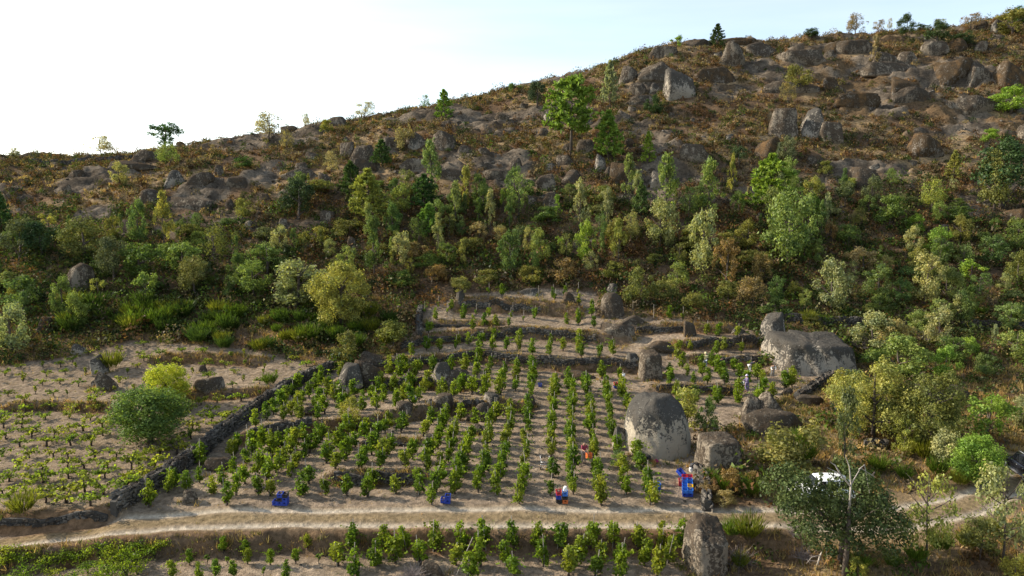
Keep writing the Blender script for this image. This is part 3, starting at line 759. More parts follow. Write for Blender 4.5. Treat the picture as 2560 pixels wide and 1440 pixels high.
for k, (bx, m) in enumerate(hill_boulders):
    boulder(bx, m, 200 + k, desc=descs[m], sub=4 if bx[2] - bx[0] > 55 else 3, planes=int(RNG.integers(5, 10)), rough=0.06, depth=0.9)
# smaller stones strewn over the upper slope, sharing a handful of shapes
small = [rock_mesh('boulder', 900 + k, [M_ROCK, M_ROCKDARK, M_ROCKRUST, M_ROCK, M_ROCKPALE, M_ROCKDARK][k], 3, planes=8, rough=0.07) for k in range(6)]
smdesc = ['small grey stone', 'small dark stone', 'small brown stone', 'low grey stone', 'small pale stone', 'low dark stone']
cnt = 0
while cnt < 85:
    px, py = RNG.uniform(0, 2560), RNG.uniform(80, 560)
    P = G(px, py)
    qx, qy, _ = project(P)
    if abs(qy - py) > 6 or P[1] < 100: continue
    if fbm(P[0] * 0.05, P[1] * 0.08, 3, 77) < 0.48 and RNG.random() < 0.8: continue
    s = RNG.uniform(12, 34) * (0.7 if px < 1300 else 1.0)
    k = int(RNG.integers(0, 6))
    boulder((px - s / 2, py - s * RNG.uniform(0.5, 0.8), px + s / 2, py), None, 0, desc=smdesc[k], me=small[k], rz=RNG.uniform(-0.5, 0.5))
    cnt += 1

# ------------------------------------------------------------------ dry-stone walls
def hull_stone(seed):
    rng = np.random.default_rng(seed)
    bm = bmesh.new()
    for _ in range(14):
        p = rng.uniform(-1, 1, 3); p /= np.abs(p).max(); p *= rng.uniform(0.86, 1.0)
        bm.verts.new(p * 0.5)
    r = bmesh.ops.convex_hull(bm, input=bm.verts)
    bmesh.ops.delete(bm, geom=[v for v in r['geom_interior'] if isinstance(v, bmesh.types.BMVert)], context='VERTS')
    V = np.array([v.co for v in bm.verts]); bm.verts.index_update()
    Fa = np.array([[v.index for v in f.verts] for f in bm.faces]); bm.free()
    return V, Fa
STONES = [hull_stone(50 + k) for k in range(8)]
STONE_ME = [make_mesh('stone', [(V, [Fa], 0)], [M_STONE]) for V, Fa in STONES]

def stone_wall(line, hgt, thick, label, n_single, course=0.24, slen=0.40, group=None, drop=0.0, one_sided=False):
    """line: world XY points. The face towards the camera is laid stone by stone."""
    L = np.array(line, float)
    seg = np.hypot(*np.diff(L, axis=0).T); cum = np.concatenate([[0], np.cumsum(seg)]); tot = cum[-1]
    at = lambda s: np.array([np.interp(s, cum, L[:, 0]), np.interp(s, cum, L[:, 1])])
    p0 = at(tot / 2)
    z0 = float(height(*p0))
    root = add('stone_wall', None, None, (p0[0], p0[1], z0), label=label, cat='wall', group=group)
    # core
    ss = np.linspace(0, tot, max(3, int(tot / 0.8)))
    Vc = []
    for s in ss:
        p = at(s); q = at(min(s + 0.1, tot)) - at(max(s - 0.1, 0)); d = q / (np.linalg.norm(q) + 1e-9); nn = np.array([-d[1], d[0]])
        z = float(height(*p)) - drop
        for sd, zz in ((-1, -0.3), (1, -0.3), (1, hgt * 0.82), (-1, hgt * 0.82)):
            c = p + nn * sd * thick * 0.32
            Vc.append((c[0] - p0[0], c[1] - p0[1], z + zz - z0))
    n = len(ss); i4 = np.arange(n * 4).reshape(n, 4)
    q = np.stack([i4[:-1], np.roll(i4[:-1], -1, 1), np.roll(i4[1:], -1, 1), i4[1:]], -1).reshape(-1, 4)
    add('rubble_core', make_mesh('rubble_core', [(np.array(Vc), [q, i4[:1, ::-1], i4[-1:]], 0)], [M_RUBBLE]), root)
    items = []
    nco = max(1, int(round(hgt / course)))
    for side in ((-1,) if one_sided else (-1, 1)):
        for c in range(nco + 1):
            s = random.uniform(0, 0.3)
            while s < tot:
                l = slen * random.uniform(0.6, 1.5); s += l * 0.5
                if s > tot: break
                p = at(s); q = at(min(s + 0.2, tot)) - at(max(s - 0.2, 0)); d = q / (np.linalg.norm(q) + 1e-9); nn = np.array([-d[1], d[0]])
                hloc = hgt * (0.86 + 0.28 * fbm(s * 0.35, hgt * 3.1, 2))
                zz = c * course + course * 0.4
                if zz > hloc: s += l * 0.5; continue
                top = zz + course > hloc
                off = side * thick * (0.36 - 0.03 * c / max(nco, 1)) * (0.8 if top else 1)
                c2 = p + nn * off
                z = float(height(*p)) - drop + zz
                yaw = math.atan2(d[1], d[0]) + random.uniform(-0.15, 0.15)
                sc = (l * 1.12, thick * random.uniform(0.45, 0.65), course * random.uniform(0.95, 1.35))
                items.append((c2[0] - p0[0], c2[1] - p0[1], z - z0, yaw, random.uniform(-0.12, 0.12), sc, random.randrange(8), c2[1]))
                s += l * 0.5
    # the camera stands at small y: stones with the smallest y on each stretch face it
    near = [it for it in items]
    near.sort(key=lambda it: it[7] - 0.0)
    face = [it for it in near]
    random.shuffle(face)
    face.sort(key=lambda it: it[7] + (0 if one_sided else 0))
    singles, rest = face[:n_single], face[n_single:]
    for x, y, z, yaw, tilt, sc, k, _ in singles:
        add('stone', STONE_ME[k], root, (x, y, z), scale=sc, rot=(tilt, tilt * 0.5, yaw))
    if rest:
        parts = []
        for x, y, z, yaw, tilt, sc, k, _ in rest:
            V, Fa = STONES[k]
            M = np.array(Matrix.Rotation(yaw, 3, 'Z') @ Matrix.Rotation(tilt, 3, 'X'))
            parts.append(((V * np.array(sc)) @ M.T + [x, y, z], [Fa], 0))
        add('stones', make_mesh('stones', parts, [M_STONE]), root, kind='stuff')
    return root

stone_wall(WALL, 1.15, 0.75, 'long dry-stone wall climbing between the left field and the staked vines', 300, group='dry-stone walls')
stone_wall(GL([(1742, 1186), (1760, 1206), (1764, 1240), (1768, 1278)]), 0.75, 0.65, 'short broken stone wall beside the stacked blue crates', 60, 0.3, 0.45, group='dry-stone walls')
stone_wall(GL([(836, 1194), (930, 1192), (1052, 1196)]), 0.8, 0.5, 'low curved terrace wall in the lower vine rows', 110, 0.2, 0.36, 'dry-stone walls', 0.25, True)
stone_wall(GL([(625, 1085), (700, 1072), (780, 1058)]), 0.85, 0.5, 'rough terrace wall running in from the long dry-stone wall', 60, 0.22, 0.4, 'dry-stone walls', 0.25, True)
stone_wall(GL([(945, 956), (1010, 955), (1082, 956)]), 0.85, 0.5, 'dark terrace wall under the pale smooth boulder', 60, 0.22, 0.38, 'dry-stone walls', 0.25, True)
stone_wall(GL([(1138, 1018), (1210, 1010)]), 0.7, 0.5, 'terrace wall stretch between egg-shaped boulder and pale wedge rock', 40, 0.22, 0.38, 'dry-stone walls', 0.25, True)
stone_wall(GL([(1590, 826), (1650, 825), (1706, 822)]), 0.7, 0.5, 'pale-topped stone wall of the upper right terrace', 60, 0.22, 0.36, 'dry-stone walls', 0.25, True)
stone_wall(GL([(1715, 862), (1800, 859), (1895, 856)]), 0.8, 0.5, 'terrace wall reaching the huge slab boulder', 70, 0.22, 0.38, 'dry-stone walls', 0.25, True)
stone_wall(GL([(1745, 897), (1820, 901), (1905, 904)]), 0.75, 0.5, 'terrace wall behind the bending grape pickers', 60, 0.22, 0.4, 'dry-stone walls', 0.25, True)
stone_wall(GL([(1640, 972), (1740, 974), (1838, 977)]), 0.6, 0.5, 'terrace wall behind the autumn-yellow bush', 60, 0.2, 0.4, 'dry-stone walls', 0.25, True)
stone_wall(GL([(1990, 1000), (2030, 975), (2060, 955), (2095, 935)]), 0.7, 0.7, 'short field wall below the huge slab boulder', 50, 0.25, 0.4, 'dry-stone walls')
stone_wall(GL([(1050, 840), (1046, 805), (1052, 775)]), 0.8, 0.7, 'rough stone wall edging the upper terraces by the woods', 50, 0.25, 0.4, 'dry-stone walls')
stone_wall(GL([(1060, 818), (1120, 816), (1175, 814)]), 0.5, 0.45, 'low terrace wall under the top vines', 30, 0.2, 0.36, 'dry-stone walls', 0.2, True)
stone_wall(GL([(905, 1108), (960, 1106), (1045, 1108)]), 0.45, 0.5, 'low stony bank wall in the middle vine rows', 30, 0.2, 0.4, 'dry-stone walls', 0.2, True)
stone_wall(GL([(-60, 1309), (100, 1301), (270, 1288)]), 0.5, 0.5, 'low overgrown wall above the track beneath the left field', 90, 0.22, 0.38, 'dry-stone walls', 0.35, True)
stone_wall(GL([(1960, 800), (2050, 812), (2130, 812), (2290, 826)]), 0.9, 0.6, 'dark wall behind the huge slab boulder', 60, 0.25, 0.4, 'dry-stone walls')
stone_wall(GL([(2395, 818), (2480, 822), (2600, 830)]), 0.95, 0.6, 'long field wall in the trees at the far side', 50, 0.25, 0.4, 'dry-stone walls')
stone_wall(GL([(2160, 1118), (2215, 1120)]), 0.7, 0.6, 'stub of stone wall under the yellow-green oak', 24, 0.25, 0.4, 'dry-stone walls')
stone_wall(GL([(60, 412), (200, 406), (330, 398)]), 0.9, 0.6, 'ruined wall along the left ridge', 30, 0.28, 0.5, 'dry-stone walls')

stone_wall(GL([(905, 915), (978, 907), (1060, 900), (1135, 892), (1186, 882), (1250, 890), (1303, 897), (1421, 908), (1505, 905), (1589, 912)]), 0.7, 0.5, 'long curved terrace wall crossing the upper vine rows', 150, 0.22, 0.42, 'dry-stone walls', 0.3, True)
stone_wall(GL([(1000, 868), (1058, 848), (1203, 834), (1303, 825), (1387, 831), (1488, 842)]), 0.65, 0.5, 'curved terrace wall beneath the second-highest vines', 110, 0.22, 0.42, 'dry-stone walls', 0.3, True)
stone_wall(GL([(1150, 762), (1200, 760), (1300, 764), (1354, 768)]), 0.6, 0.5, 'rough stone edge under the top vineyard terrace', 50, 0.22, 0.42, 'dry-stone walls', 0.3, True)
ledges = [(1940, 122, 2060, 160), (2060, 96, 2200, 136), (2130, 150, 2300, 186), (1730, 165, 1850, 206), (1900, 200, 2050, 236), (2220, 215, 2330, 260), (2370, 235, 2500, 290), (2080, 230, 2200, 270), (1000, 395, 1090, 425), (880, 395, 960, 426), (1080, 420, 1180, 450), (560, 440, 640, 470), (420, 492, 540, 525), (270, 402, 400, 426), (700, 420, 800, 450), (1780, 92, 1900, 112), (1560, 235, 1640, 262), (1200, 425, 1290, 450), (2300, 100, 2370, 140)]
for k, bx in enumerate(ledges):
    boulder(bx, [M_ROCK, M_ROCKDARK, M_ROCK, M_ROCKRUST][k % 4] if bx[0] > 1500 else [M_ROCK, M_ROCKDARK][k % 2], 600 + k, desc='broad flat rock ledge', depth=0.55, sub=4, planes=9, rough=0.10, name='rock_ledge', rz=RNG.uniform(-0.15, 0.15))

# ------------------------------------------------------------------ trees: meshes shared between copies, unit height and unit width
def limbs(rng, top, spread, n=5, r=0.022, z0=0.25, lean=0.03):
    T = [tube([(0, 0, -0.03), (lean * 0.5, 0, z0), (lean, lean, (z0 + top) / 2), (lean * 0.6, lean, top)], [r * 1.5, r, r * 0.7, r * 0.25], 6)]
    for k in range(n):
        a = rng.uniform(0, 6.28); z = rng.uniform(z0 * 0.7, top * 0.75)
        L = spread * rng.uniform(0.5, 0.95); dz = rng.uniform(0.12, 0.3)
        T.append(tube([(lean * z, 0, z), (math.cos(a) * L * 0.5, math.sin(a) * L * 0.5, z + dz * 0.45), (math.cos(a) * L, math.sin(a) * L, z + dz)], [r * 0.6, r * 0.4, r * 0.12], 4, False))
    return join(T)

def crown_points(rng, blobs, per, rad, env):
    c, nn = [], []
    for k in range(blobs):
        z, rr, br = env(rng, k / blobs)
        a = rng.uniform(0, 6.28)
        br = br * rng.uniform(0.6, 1.15); st = rng.uniform(0.7, 1.7)
        if rng.random() < 0.22: rr *= 1.25; z = min(0.97, z + rng.uniform(0, 0.13)); br *= 0.6
        ctr = np.array([math.cos(a) * rr, math.sin(a) * rr, z])
        n = int(per * (br / rad) ** 2 * 1.15) + 8
        d = unit(rng.normal(size=(n, 3)) + [0, 0, 0.25])
        s = br * rng.uniform(0.55, 1.08, n) * (1 + 0.25 * rng.normal(size=n).clip(-1, 1))
        c.append(ctr + d * s[:, None] * [1, 1, 0.85 * st]); nn.append(d + rng.normal(size=(n, 3)) * 0.55)
    return np.concatenate(c), np.concatenate(nn)

def env_oak(z0=0.25, wid=0.36, top=0.97):
    def e(rng, f):
        z = rng.uniform(z0, top - 0.1); q = (z - z0) / (top - z0)
        prof = math.sin(min(1, q * 0.85 + 0.18) * math.pi) ** 0.7
        return z, wid * prof * math.sqrt(rng.uniform(0.15, 1)), rng.uniform(0.09, 0.17)
    return e
def env_round(z0=0.08, wid=0.33):
    def e(rng, f):
        u = rng.uniform(-0.6, 1); r = math.sqrt(max(0, 1 - u * u))
        return 0.5 + u * 0.36, wid * r * math.sqrt(rng.uniform(0.3, 1)), rng.uniform(0.12, 0.19)
    return e
def env_slim(z0=0.15):
    def e(rng, f):
        z = z0 + (0.93 - z0) * rng.random() ** 0.8; q = (z - z0) / (1 - z0)
        return z, (0.40 * (1 - q) ** 0.75 * min(1, q * 5 + 0.45)) * rng.uniform(0.2, 1), rng.uniform(0.06, 0.12)
    return e

TREES = {}
def variant(kind, k):
    key = (kind, k)
    if key in TREES: return TREES[key]
    rng = np.random.default_rng(hash(kind) % 1000 if False else sum(map(ord, kind)) * 31 + k)
    lm = {'holm': M_HOLM, 'bush': M_LEAF}.get(kind, M_LEAF)
    if kind == 'oak':
        c, n = crown_points(rng, 26, 190, 0.14, env_oak(0.18, 0.38)); s = rng.uniform(0.027, 0.06, len(c)); tr = limbs(rng, 0.85, 0.35)
    elif kind == 'bigoak':
        c, n = crown_points(rng, 60, 330, 0.12, env_oak(0.12, 0.41)); s = rng.uniform(0.016, 0.036, len(c)); tr = limbs(rng, 0.85, 0.42, 9)
    elif kind == 'dense':
        def eg(rng, f):
            u = rng.uniform(-0.95, 1); return 0.47 + u * 0.38, 0.37 * math.sqrt(max(0, 1 - (u * 0.9) ** 2)) * math.sqrt(rng.uniform(0.25, 1)), rng.uniform(0.10, 0.17)
        c, n = crown_points(rng, 80, 230, 0.14, eg); s = rng.uniform(0.018, 0.042, len(c)); tr = limbs(rng, 0.7, 0.3, 6, 0.025, 0.12)
    elif kind == 'holm':
        c, n = crown_points(rng, 24, 230, 0.16, env_round()); s = rng.uniform(0.026, 0.056, len(c)); tr = limbs(rng, 0.7, 0.3, 4, 0.03, 0.12)
    elif kind == 'slim':
        c, n = crown_points(rng, 34, 110, 0.1, env_slim(0.1)); s = rng.uniform(0.026, 0.055, len(c)); tr = limbs(rng, 0.93, 0.25, 7, 0.016, 0.2)
    elif kind == 'sparse':
        c, n = crown_points(rng, 30, 52, 0.12, env_oak(0.25, 0.38)); s = rng.uniform(0.026, 0.055, len(c)); tr = limbs(rng, 0.93, 0.42, 16, 0.014, 0.28)
    elif kind == 'sapling':
        c, n = crown_points(rng, 12, 100, 0.12, env_oak(0.35, 0.32)); s = rng.uniform(0.038, 0.08, len(c)); tr = limbs(rng, 0.85, 0.25, 3, 0.02, 0.4)
    elif kind == 'bush':
        def e(rng, f):
            u = rng.uniform(0, 1); return 0.12 + u * 0.62, 0.36 * math.sqrt(1 - (u * 0.85) ** 2) * math.sqrt(rng.uniform(0.1, 1)), rng.uniform(0.11, 0.18)
        c, n = crown_points(rng, 20, 170, 0.15, e); s = rng.uniform(0.03, 0.064, len(c)); tr = limbs(rng, 0.55, 0.3, 5, 0.015, 0.08)
    elif kind in ('pine', 'tallpine', 'youngpine'):
        lm = M_NEEDLE
        z0 = {'pine': 0.14, 'tallpine': 0.36, 'youngpine': 0.06}[kind]
        nw = {'pine': 11, 'tallpine': 10, 'youngpine': 9}[kind]
        cs, al, T = [], [], [tube([(0, 0, -0.03), (0.01, 0, 0.4), (0.02, 0.01, 0.98)], [0.026, 0.018, 0.004], 6)]
        for w in range(nw):
            q = w / (nw - 1); z = z0 + (0.95 - z0) * q
            if kind == 'tallpine': L0 = 0.48 * math.sin(math.pi * min(1, 0.30 + 0.66 * q)) ** 0.7 * rng.uniform(0.6, 1.15)
            else: L0 = 0.47 * (1 - q) ** 0.8 + 0.04
            nb = 6 if kind != 'tallpine' else 5
            a0 = rng.uniform(0, 6.28)
            for b in range(nb):
                a = a0 + b * 6.283 / nb + rng.uniform(-0.35, 0.35); L = L0 * rng.uniform(0.65, 1.12)
                rise = rng.uniform(0.1, 0.35) * (0.5 + q)
                dv = np.array([math.cos(a), math.sin(a), rise]); zz = z + rng.uniform(-0.03, 0.03)
                tip = np.array([0, 0, zz]) + dv * L
                T.append(tube([(0.01, 0, zz), tip], [0.007, 0.002], 3, False))
                for f in np.linspace(0.42, 1.0, 4):
                    c0 = np.array([0, 0, zz]) + dv * L * f + rng.normal(size=3) * 0.012
                    m = 17
                    d = unit(rng.normal(size=(m, 3)) * [1, 1, 0.7] + dv * 0.5 + [0, 0, 0.35])
                    cs.append(c0 + d * 0.035 * rng.uniform(0.6, 1.35, (m, 1))); al.append(d)
        tip = np.array([0.02, 0.01, 0.96]); d = unit(np.random.default_rng(k).normal(size=(30, 3)) + [0, 0, 1.2]); cs.append(tip + d * 0.03); al.append(d)
        c = np.concatenate(cs); al = np.concatenate(al)
        V, Q = leaf_quads(c, rng.normal(size=c.shape), rng.uniform(0.06, 0.11, len(c)), rng, 0.34, al)
        TREES[key] = (make_mesh('trunk', [(*join(T), 0)], [M_BARK], True), make_mesh('crown', [(V, [Q], 0)], [lm]))
        return TREES[key]
    V, Q = leaf_quads(c, n, s, rng)
    TREES[key] = (make_mesh('trunk', [(*tr, 0)], [M_BARK], True), make_mesh('crown', [(V, [Q], 0)], [lm]))
    return TREES[key]

LEAFGAIN = 1.6
COLS = dict(G=(0.064, 0.096, 0.032), L=(0.108, 0.138, 0.048), Y=(0.155, 0.160, 0.045), V=(0.175, 0.205, 0.030), B=(0.115, 0.170, 0.030), D=(0.030, 0.048, 0.022), H=(0.070, 0.085, 0.045),
            T=(0.165, 0.140, 0.075), P=(0.088, 0.140, 0.030), S=(0.20, 0.19, 0.145), O=(0.100, 0.105, 0.034), K=(0.036, 0.066, 0.022), W=(0.155, 0.165, 0.085), R=(0.125, 0.092, 0.045))
CNAME = dict(V='yellow-green', G='green', L='light green', Y='yellowing', B='bright green', D='dark green', H='grey-green', T='tan', P='green', S='pale silvery', O='olive green', K='dark green', W='pale green', R='russet')
KNAME = dict(dense='round leafy tree', oak='leafy oak', bigoak='big oak', holm='round evergreen oak', slim='slender tree', sparse='thin-crowned tree', sapling='small sapling', bush='bush', pine='pine', tallpine='tall pine', youngpine='young pine')
NAMES = dict(dense='broadleaf_tree', oak='oak_tree', bigoak='oak_tree', holm='evergreen_oak', slim='slender_tree', sparse='thin_crowned_tree', sapling='sapling', bush='bush', pine='pine_tree', tallpine='pine_tree', youngpine='pine_tree')
TREE_SPOTS = []
def tree(kind, col, x0, y0, x1, y1, label=None, wmul=1.0, bare=False):
    px = (x0 + x1) / 2
    P = G(px, y1)
    qx, qy, d = project(P)
    ppm = F / d
    w = (x1 - x0) / ppm * 1.24 * wmul; h = (y1 - y0 + (qy - y1 if qy > y1 else 0) * 0) / ppm / 0.97 * 1.08
    tm, cm = variant(kind, int(RNG.integers(0, 4 if kind in ('oak', 'slim', 'holm', 'bush') else 3)))
    root = add(NAMES[kind], None, None, P, rot=(0, 0, RNG.uniform(0, 6.28)))
    c = LEAFGAIN * np.array(COLS[col]) * RNG.uniform(0.88, 1.12) * np.array([RNG.uniform(0.92, 1.1), 1, RNG.uniform(0.85, 1.15)])
    add('trunk', tm, root, scale=(w, w, h))
    add('crown', cm, root, scale=(w, w, h), color=tuple(c))
    TREE_SPOTS.append((P[0], P[1], w * 0.3))
    cat = 'bush' if kind == 'bush' else 'tree'
    if label:
        root['label'] = label; root['category'] = cat
    else:
        rel_label(root, f'{CNAME[col]} {KNAME[kind]}', px, (y0 + y1) / 2, cat)
    return root

tree_table = """
holm H 5 558 95 652|holm D 60 562 150 645|holm O 155 555 265 652|oak G 322 505 376 612|slim Y 380 488 442 614|sapling Y 101 535 144 582|holm H 248 602 322 705|oak G 299 612 410 705
oak L 416 608 500 682|holm O 447 652 524 742|oak G 621 612 715 690|oak L 591 656 680 742|oak W 665 656 822 768|oak W 690 700 760 770|sapling L 334 682 398 765|sapling Y 225 696 269 744|oak L 165 742 228 824
slim L 37 733 87 798|oak W -20 765 85 880|oak G 131 696 191 798|holm D 702 457 790 548|bush O 584 491 640 547|slim L 719 575 752 635|slim O 786 578 820 628|sparse O 504 568 571 665|pine K -22 491 27 577
sparse L 396 362 453 420|bush K 584 387 633 422|bush G 0 682 110 770|bush Y 20 700 60 745|sparse S 222 340 285 392|sparse S 630 284 714 352|sparse S 20 370 50 398|sparse S 886 256 938 300|sparse G 1048 238 1078 274
youngpine P 1088 234 1132 297|sapling G 1266 209 1304 236|bush Y 800 296 838 334|sparse S 752 286 777 322|sparse H 1150 235 1170 252|sparse T 700 330 735 380|sparse T 810 380 850 440|oak W 275 410 322 465
pine P 1484 294 1556 402|holm D 1316 209 1368 268|pine W 1503 168 1546 270|bush D 1611 233 1653 284|slim L 1040 361 1116 502|bush T 988 310 1038 375|pine K 931 358 980 418|pine K 850 415 906 494|pine Y 872 440 970 555
oak L 980 467 1032 538|pine K 1026 448 1096 528|pine P 1042 521 1102 594|slim G 900 555 974 695|oak G 1174 438 1220 504|oak G 1297 450 1338 486|sapling B 1245 474 1271 530|slim B 1379 492 1408 538|slim W 1417 462 1477 580
slim W 1495 480 1543 575|pine G 1582 466 1623 543|slim L 1622 395 1706 550|oak W 1608 508 1692 625|youngpine B 1602 340 1637 408|oak B 1436 566 1490 660|sapling B 1387 591 1413 624|slim L 1488 585 1521 638|oak G 1085 610 1146 665
oak T 1175 557 1220 608|oak T 1231 567 1272 610|sapling Y 980 580 1010 615|oak G 1115 480 1158 550|slim G 1150 490 1175 545|slim G 1180 500 1215 560
oak L 1905 492 2032 660|slim L 1730 413 1817 550|oak W 1718 534 1800 685|oak R 1782 602 1848 718|oak R 1873 637 1931 722|slim Y 1815 394 1846 490|holm H 1939 348 1990 412|holm D 1824 370 1872 414
youngpine Y 2364 386 2403 450|holm D 2432 366 2575 520|oak O 2440 400 2530 525|sparse Y 2296 452 2362 533|bush H 2084 452 2143 518|bush G 2184 482 2264 568|oak B 2268 540 2312 588|oak B 2314 574 2379 645|oak W 2261 574 2305 634
oak G 2510 558 2575 630|oak G 2438 595 2511 662|sapling B 2393 653 2462 712|oak W 2271 640 2351 763|oak L 2334 678 2400 756|oak W 2031 664 2126 777|oak G 2156 665 2237 752|oak T 2119 622 2195 686|slim L 2018 602 2067 668
oak L 2317 750 2379 814|oak G 2379 736 2438 814|bush L 2275 776 2327 834|pine P 2008 494 2056 544|oak W 2195 640 2230 680|oak G 2225 700 2275 760|sapling R 2060 560 2095 610|bush G 2090 560 2150 620|oak G 1990 600 2030 660
youngpine D 1770 69 1814 118|sapling B 1674 92 1708 124|bush D 2006 71 2046 98|sparse R 2113 38 2162 88|sparse R 2181 50 2210 78|sparse S 2216 45 2231 76|oak D 2244 42 2285 90|bush D 2284 57 2318 80|sparse O 2335 47 2365 74|holm D 2309 62 2377 120|bush D 2384 75 2433 114
oak O 2488 28 2575 92|sparse R 2399 38 2451 78|bush O 1958 158 2032 228|slim T 2169 96 2202 164|sparse T 1948 210 1992 265|slim T 1860 470 1880 510|oak B 2480 225 2575 285|bush B 2450 320 2500 358|oak K 2520 20 2575 60
oak G 1130 470 1150 500|slim W 1610 330 1640 350|bush O 2040 400 2080 440|oak O 2510 640 2575 720|oak L 2480 760 2560 830
bigoak Y 2100 915 2262 1095|bigoak O 2225 940 2395 1120|slim H 2062 985 2155 1190|oak H 2090 925 2170 1010|oak B 2412 988 2522 1100|oak W 2520 995 2580 1070|oak Y 2225 1050 2290 1140|oak L 2182 850 2312 945|oak B 2325 875 2395 950
oak W 2130 790 2235 880|oak T 2185 800 2270 885|oak W 2310 770 2385 870|slim W 2360 740 2420 815|oak L 2265 780 2330 840|bush B 2395 840 2445 895|oak L 2490 830 2580 900|sapling B 2500 765 2550 820|bush G 2430 880 2500 940|oak G 2330 845 2420 910|slim W 2470 815 2500 865
oak Y 2065 930 2140 1010|holm W 2322 1080 2400 1180|bush O 1900 1040 2075 1180|bush G 2150 870 2220 930
sparse Y 2246 1185 2384 1405|sparse W 2436 1170 2580 1405|bush Y 2498 1375 2580 1460|bush O 2400 1290 2500 1400|sapling Y 2120 1400 2170 1450
bush R 1795 1165 1850 1235|bush R 1850 1170 1900 1225|bush R 1745 1195 1800 1240|bush T 1780 1220 1840 1262|bush O 1560 660 1640 760|bush O 1500 650 1570 700|bush O 1630 690 1700 750|bush L 1660 650 1720 720|bush O 1790 700 1850 760|bush R 1840 690 1920 770|bush O 1290 660 1370 710|bush R 1370 640 1450 700|bush O 1700 730 1760 790|bush O 940 800 1030 870|bush O 1180 670 1250 710
bush R 1000 600 1080 650|bush G 560 680 610 740|bush O 830 820 900 900|bush O 1120 690 1180 740|bush R 1060 660 1120 710|bush G 480 600 520 640|oak L 840 620 900 700|bush G 1900 740 1980 790|bush O 1960 700 2010 750|bush O 2130 760 2190 800
""".replace('\n', '|').split('|')
for row in tree_table:
    if row.strip():
        k, c, a, b, d, e = row.split()
        tree(k, c, *map(float, (a, b, d, e)))
fill = 0
while fill < 125:
    px, py = RNG.uniform(0, 2560), RNG.uniform(470, 830)
    if 1000 < px < 1900 and py > 690: continue
    if px < 700 and (py > 745 or py < 560): continue
    if 700 < px < 1000 and py > 740: continue
    if px < 1700 and RNG.random() < 0.35: continue
    hgt_ = RNG.uniform(30, 72)
    P = G(px, py)
    if any((P[0] - a) ** 2 + (P[1] - b) ** 2 < (r * 1.2 + 0.8) ** 2 for a, b, r in TREE_SPOTS) or any((P[0] - a) ** 2 + (P[1] - b) ** 2 < (r + 1) ** 2 for a, b, r in BOULDERS): continue
    k = ['oak', 'bush', 'slim', 'bush', 'bush', 'sparse', 'oak'][int(RNG.integers(0, 7))]
    w_ = hgt_ * {'oak': 0.8, 'bush': 1.2, 'slim': 0.45, 'sparse': 0.7}[k]
    if k == 'bush': hgt_ *= 0.7
    tree(k, 'GLWGOGLOOHGO'[int(RNG.integers(0, 12))], px - w_ / 2, py - hgt_, px + w_ / 2, py)
    fill += 1
fill = 0
while fill < 32:
    px, py = RNG.uniform(840, 2100), RNG.uniform(490, 690)
    hgt_ = RNG.uniform(55, 110)
    P = G(px, py)
    if any((P[0] - a) ** 2 + (P[1] - b) ** 2 < (r * 1.1 + 0.6) ** 2 for a, b, r in TREE_SPOTS) or any((P[0] - a) ** 2 + (P[1] - b) ** 2 < (r + 1) ** 2 for a, b, r in BOULDERS): continue
    k = ['slim', 'slim', 'oak', 'sparse'][int(RNG.integers(0, 4))]
    w_ = hgt_ * {'oak': 0.6, 'slim': 0.5, 'sparse': 0.6}[k]
    tree(k, 'GLWLLGYW'[int(RNG.integers(0, 8))], px - w_ / 2, py - hgt_, px + w_ / 2, py)
    fill += 1
tree('tallpine', 'P', 1360, 222, 1494, 390, 'tall bare-trunked green pine standing on the rocky slope')
tree('pine', 'B', 1866, 406, 1984, 532, 'broad bright green pine on the brown slope')
tree('oak', 'K', 370, 306, 454, 370, 'lone dark green oak on the left skyline')
tree('bigoak', 'Y', 782, 660, 924, 812, 'large sunlit yellow-olive tree at the edge of the woods')
tree('dense', 'V', 362, 912, 474, 1010, 'rounded yellow-green tree in the left field behind the darker one')
tree('dense', 'G', 290, 972, 462, 1106, 'dense dark green tree in the middle of the left field')
tree('bush', 'Y', 1676, 958, 1765, 1072, 'autumn-yellow bush behind the giant domed boulder')
tree('bush', 'G', 1740, 985, 1795, 1085, 'leafy green bush growing into the autumn-yellow bush')
tree('bush', 'Y', 842, 985, 902, 1058, 'small golden bush on the terrace among the vines')
tree('bush', 'G', 1522, 1120, 1575, 1165, 'round dark green bush at the foot of the giant domed boulder')
tree('dense', 'B', 2380, 1092, 2504, 1210, 'bright lime-green round tree beside the black car')

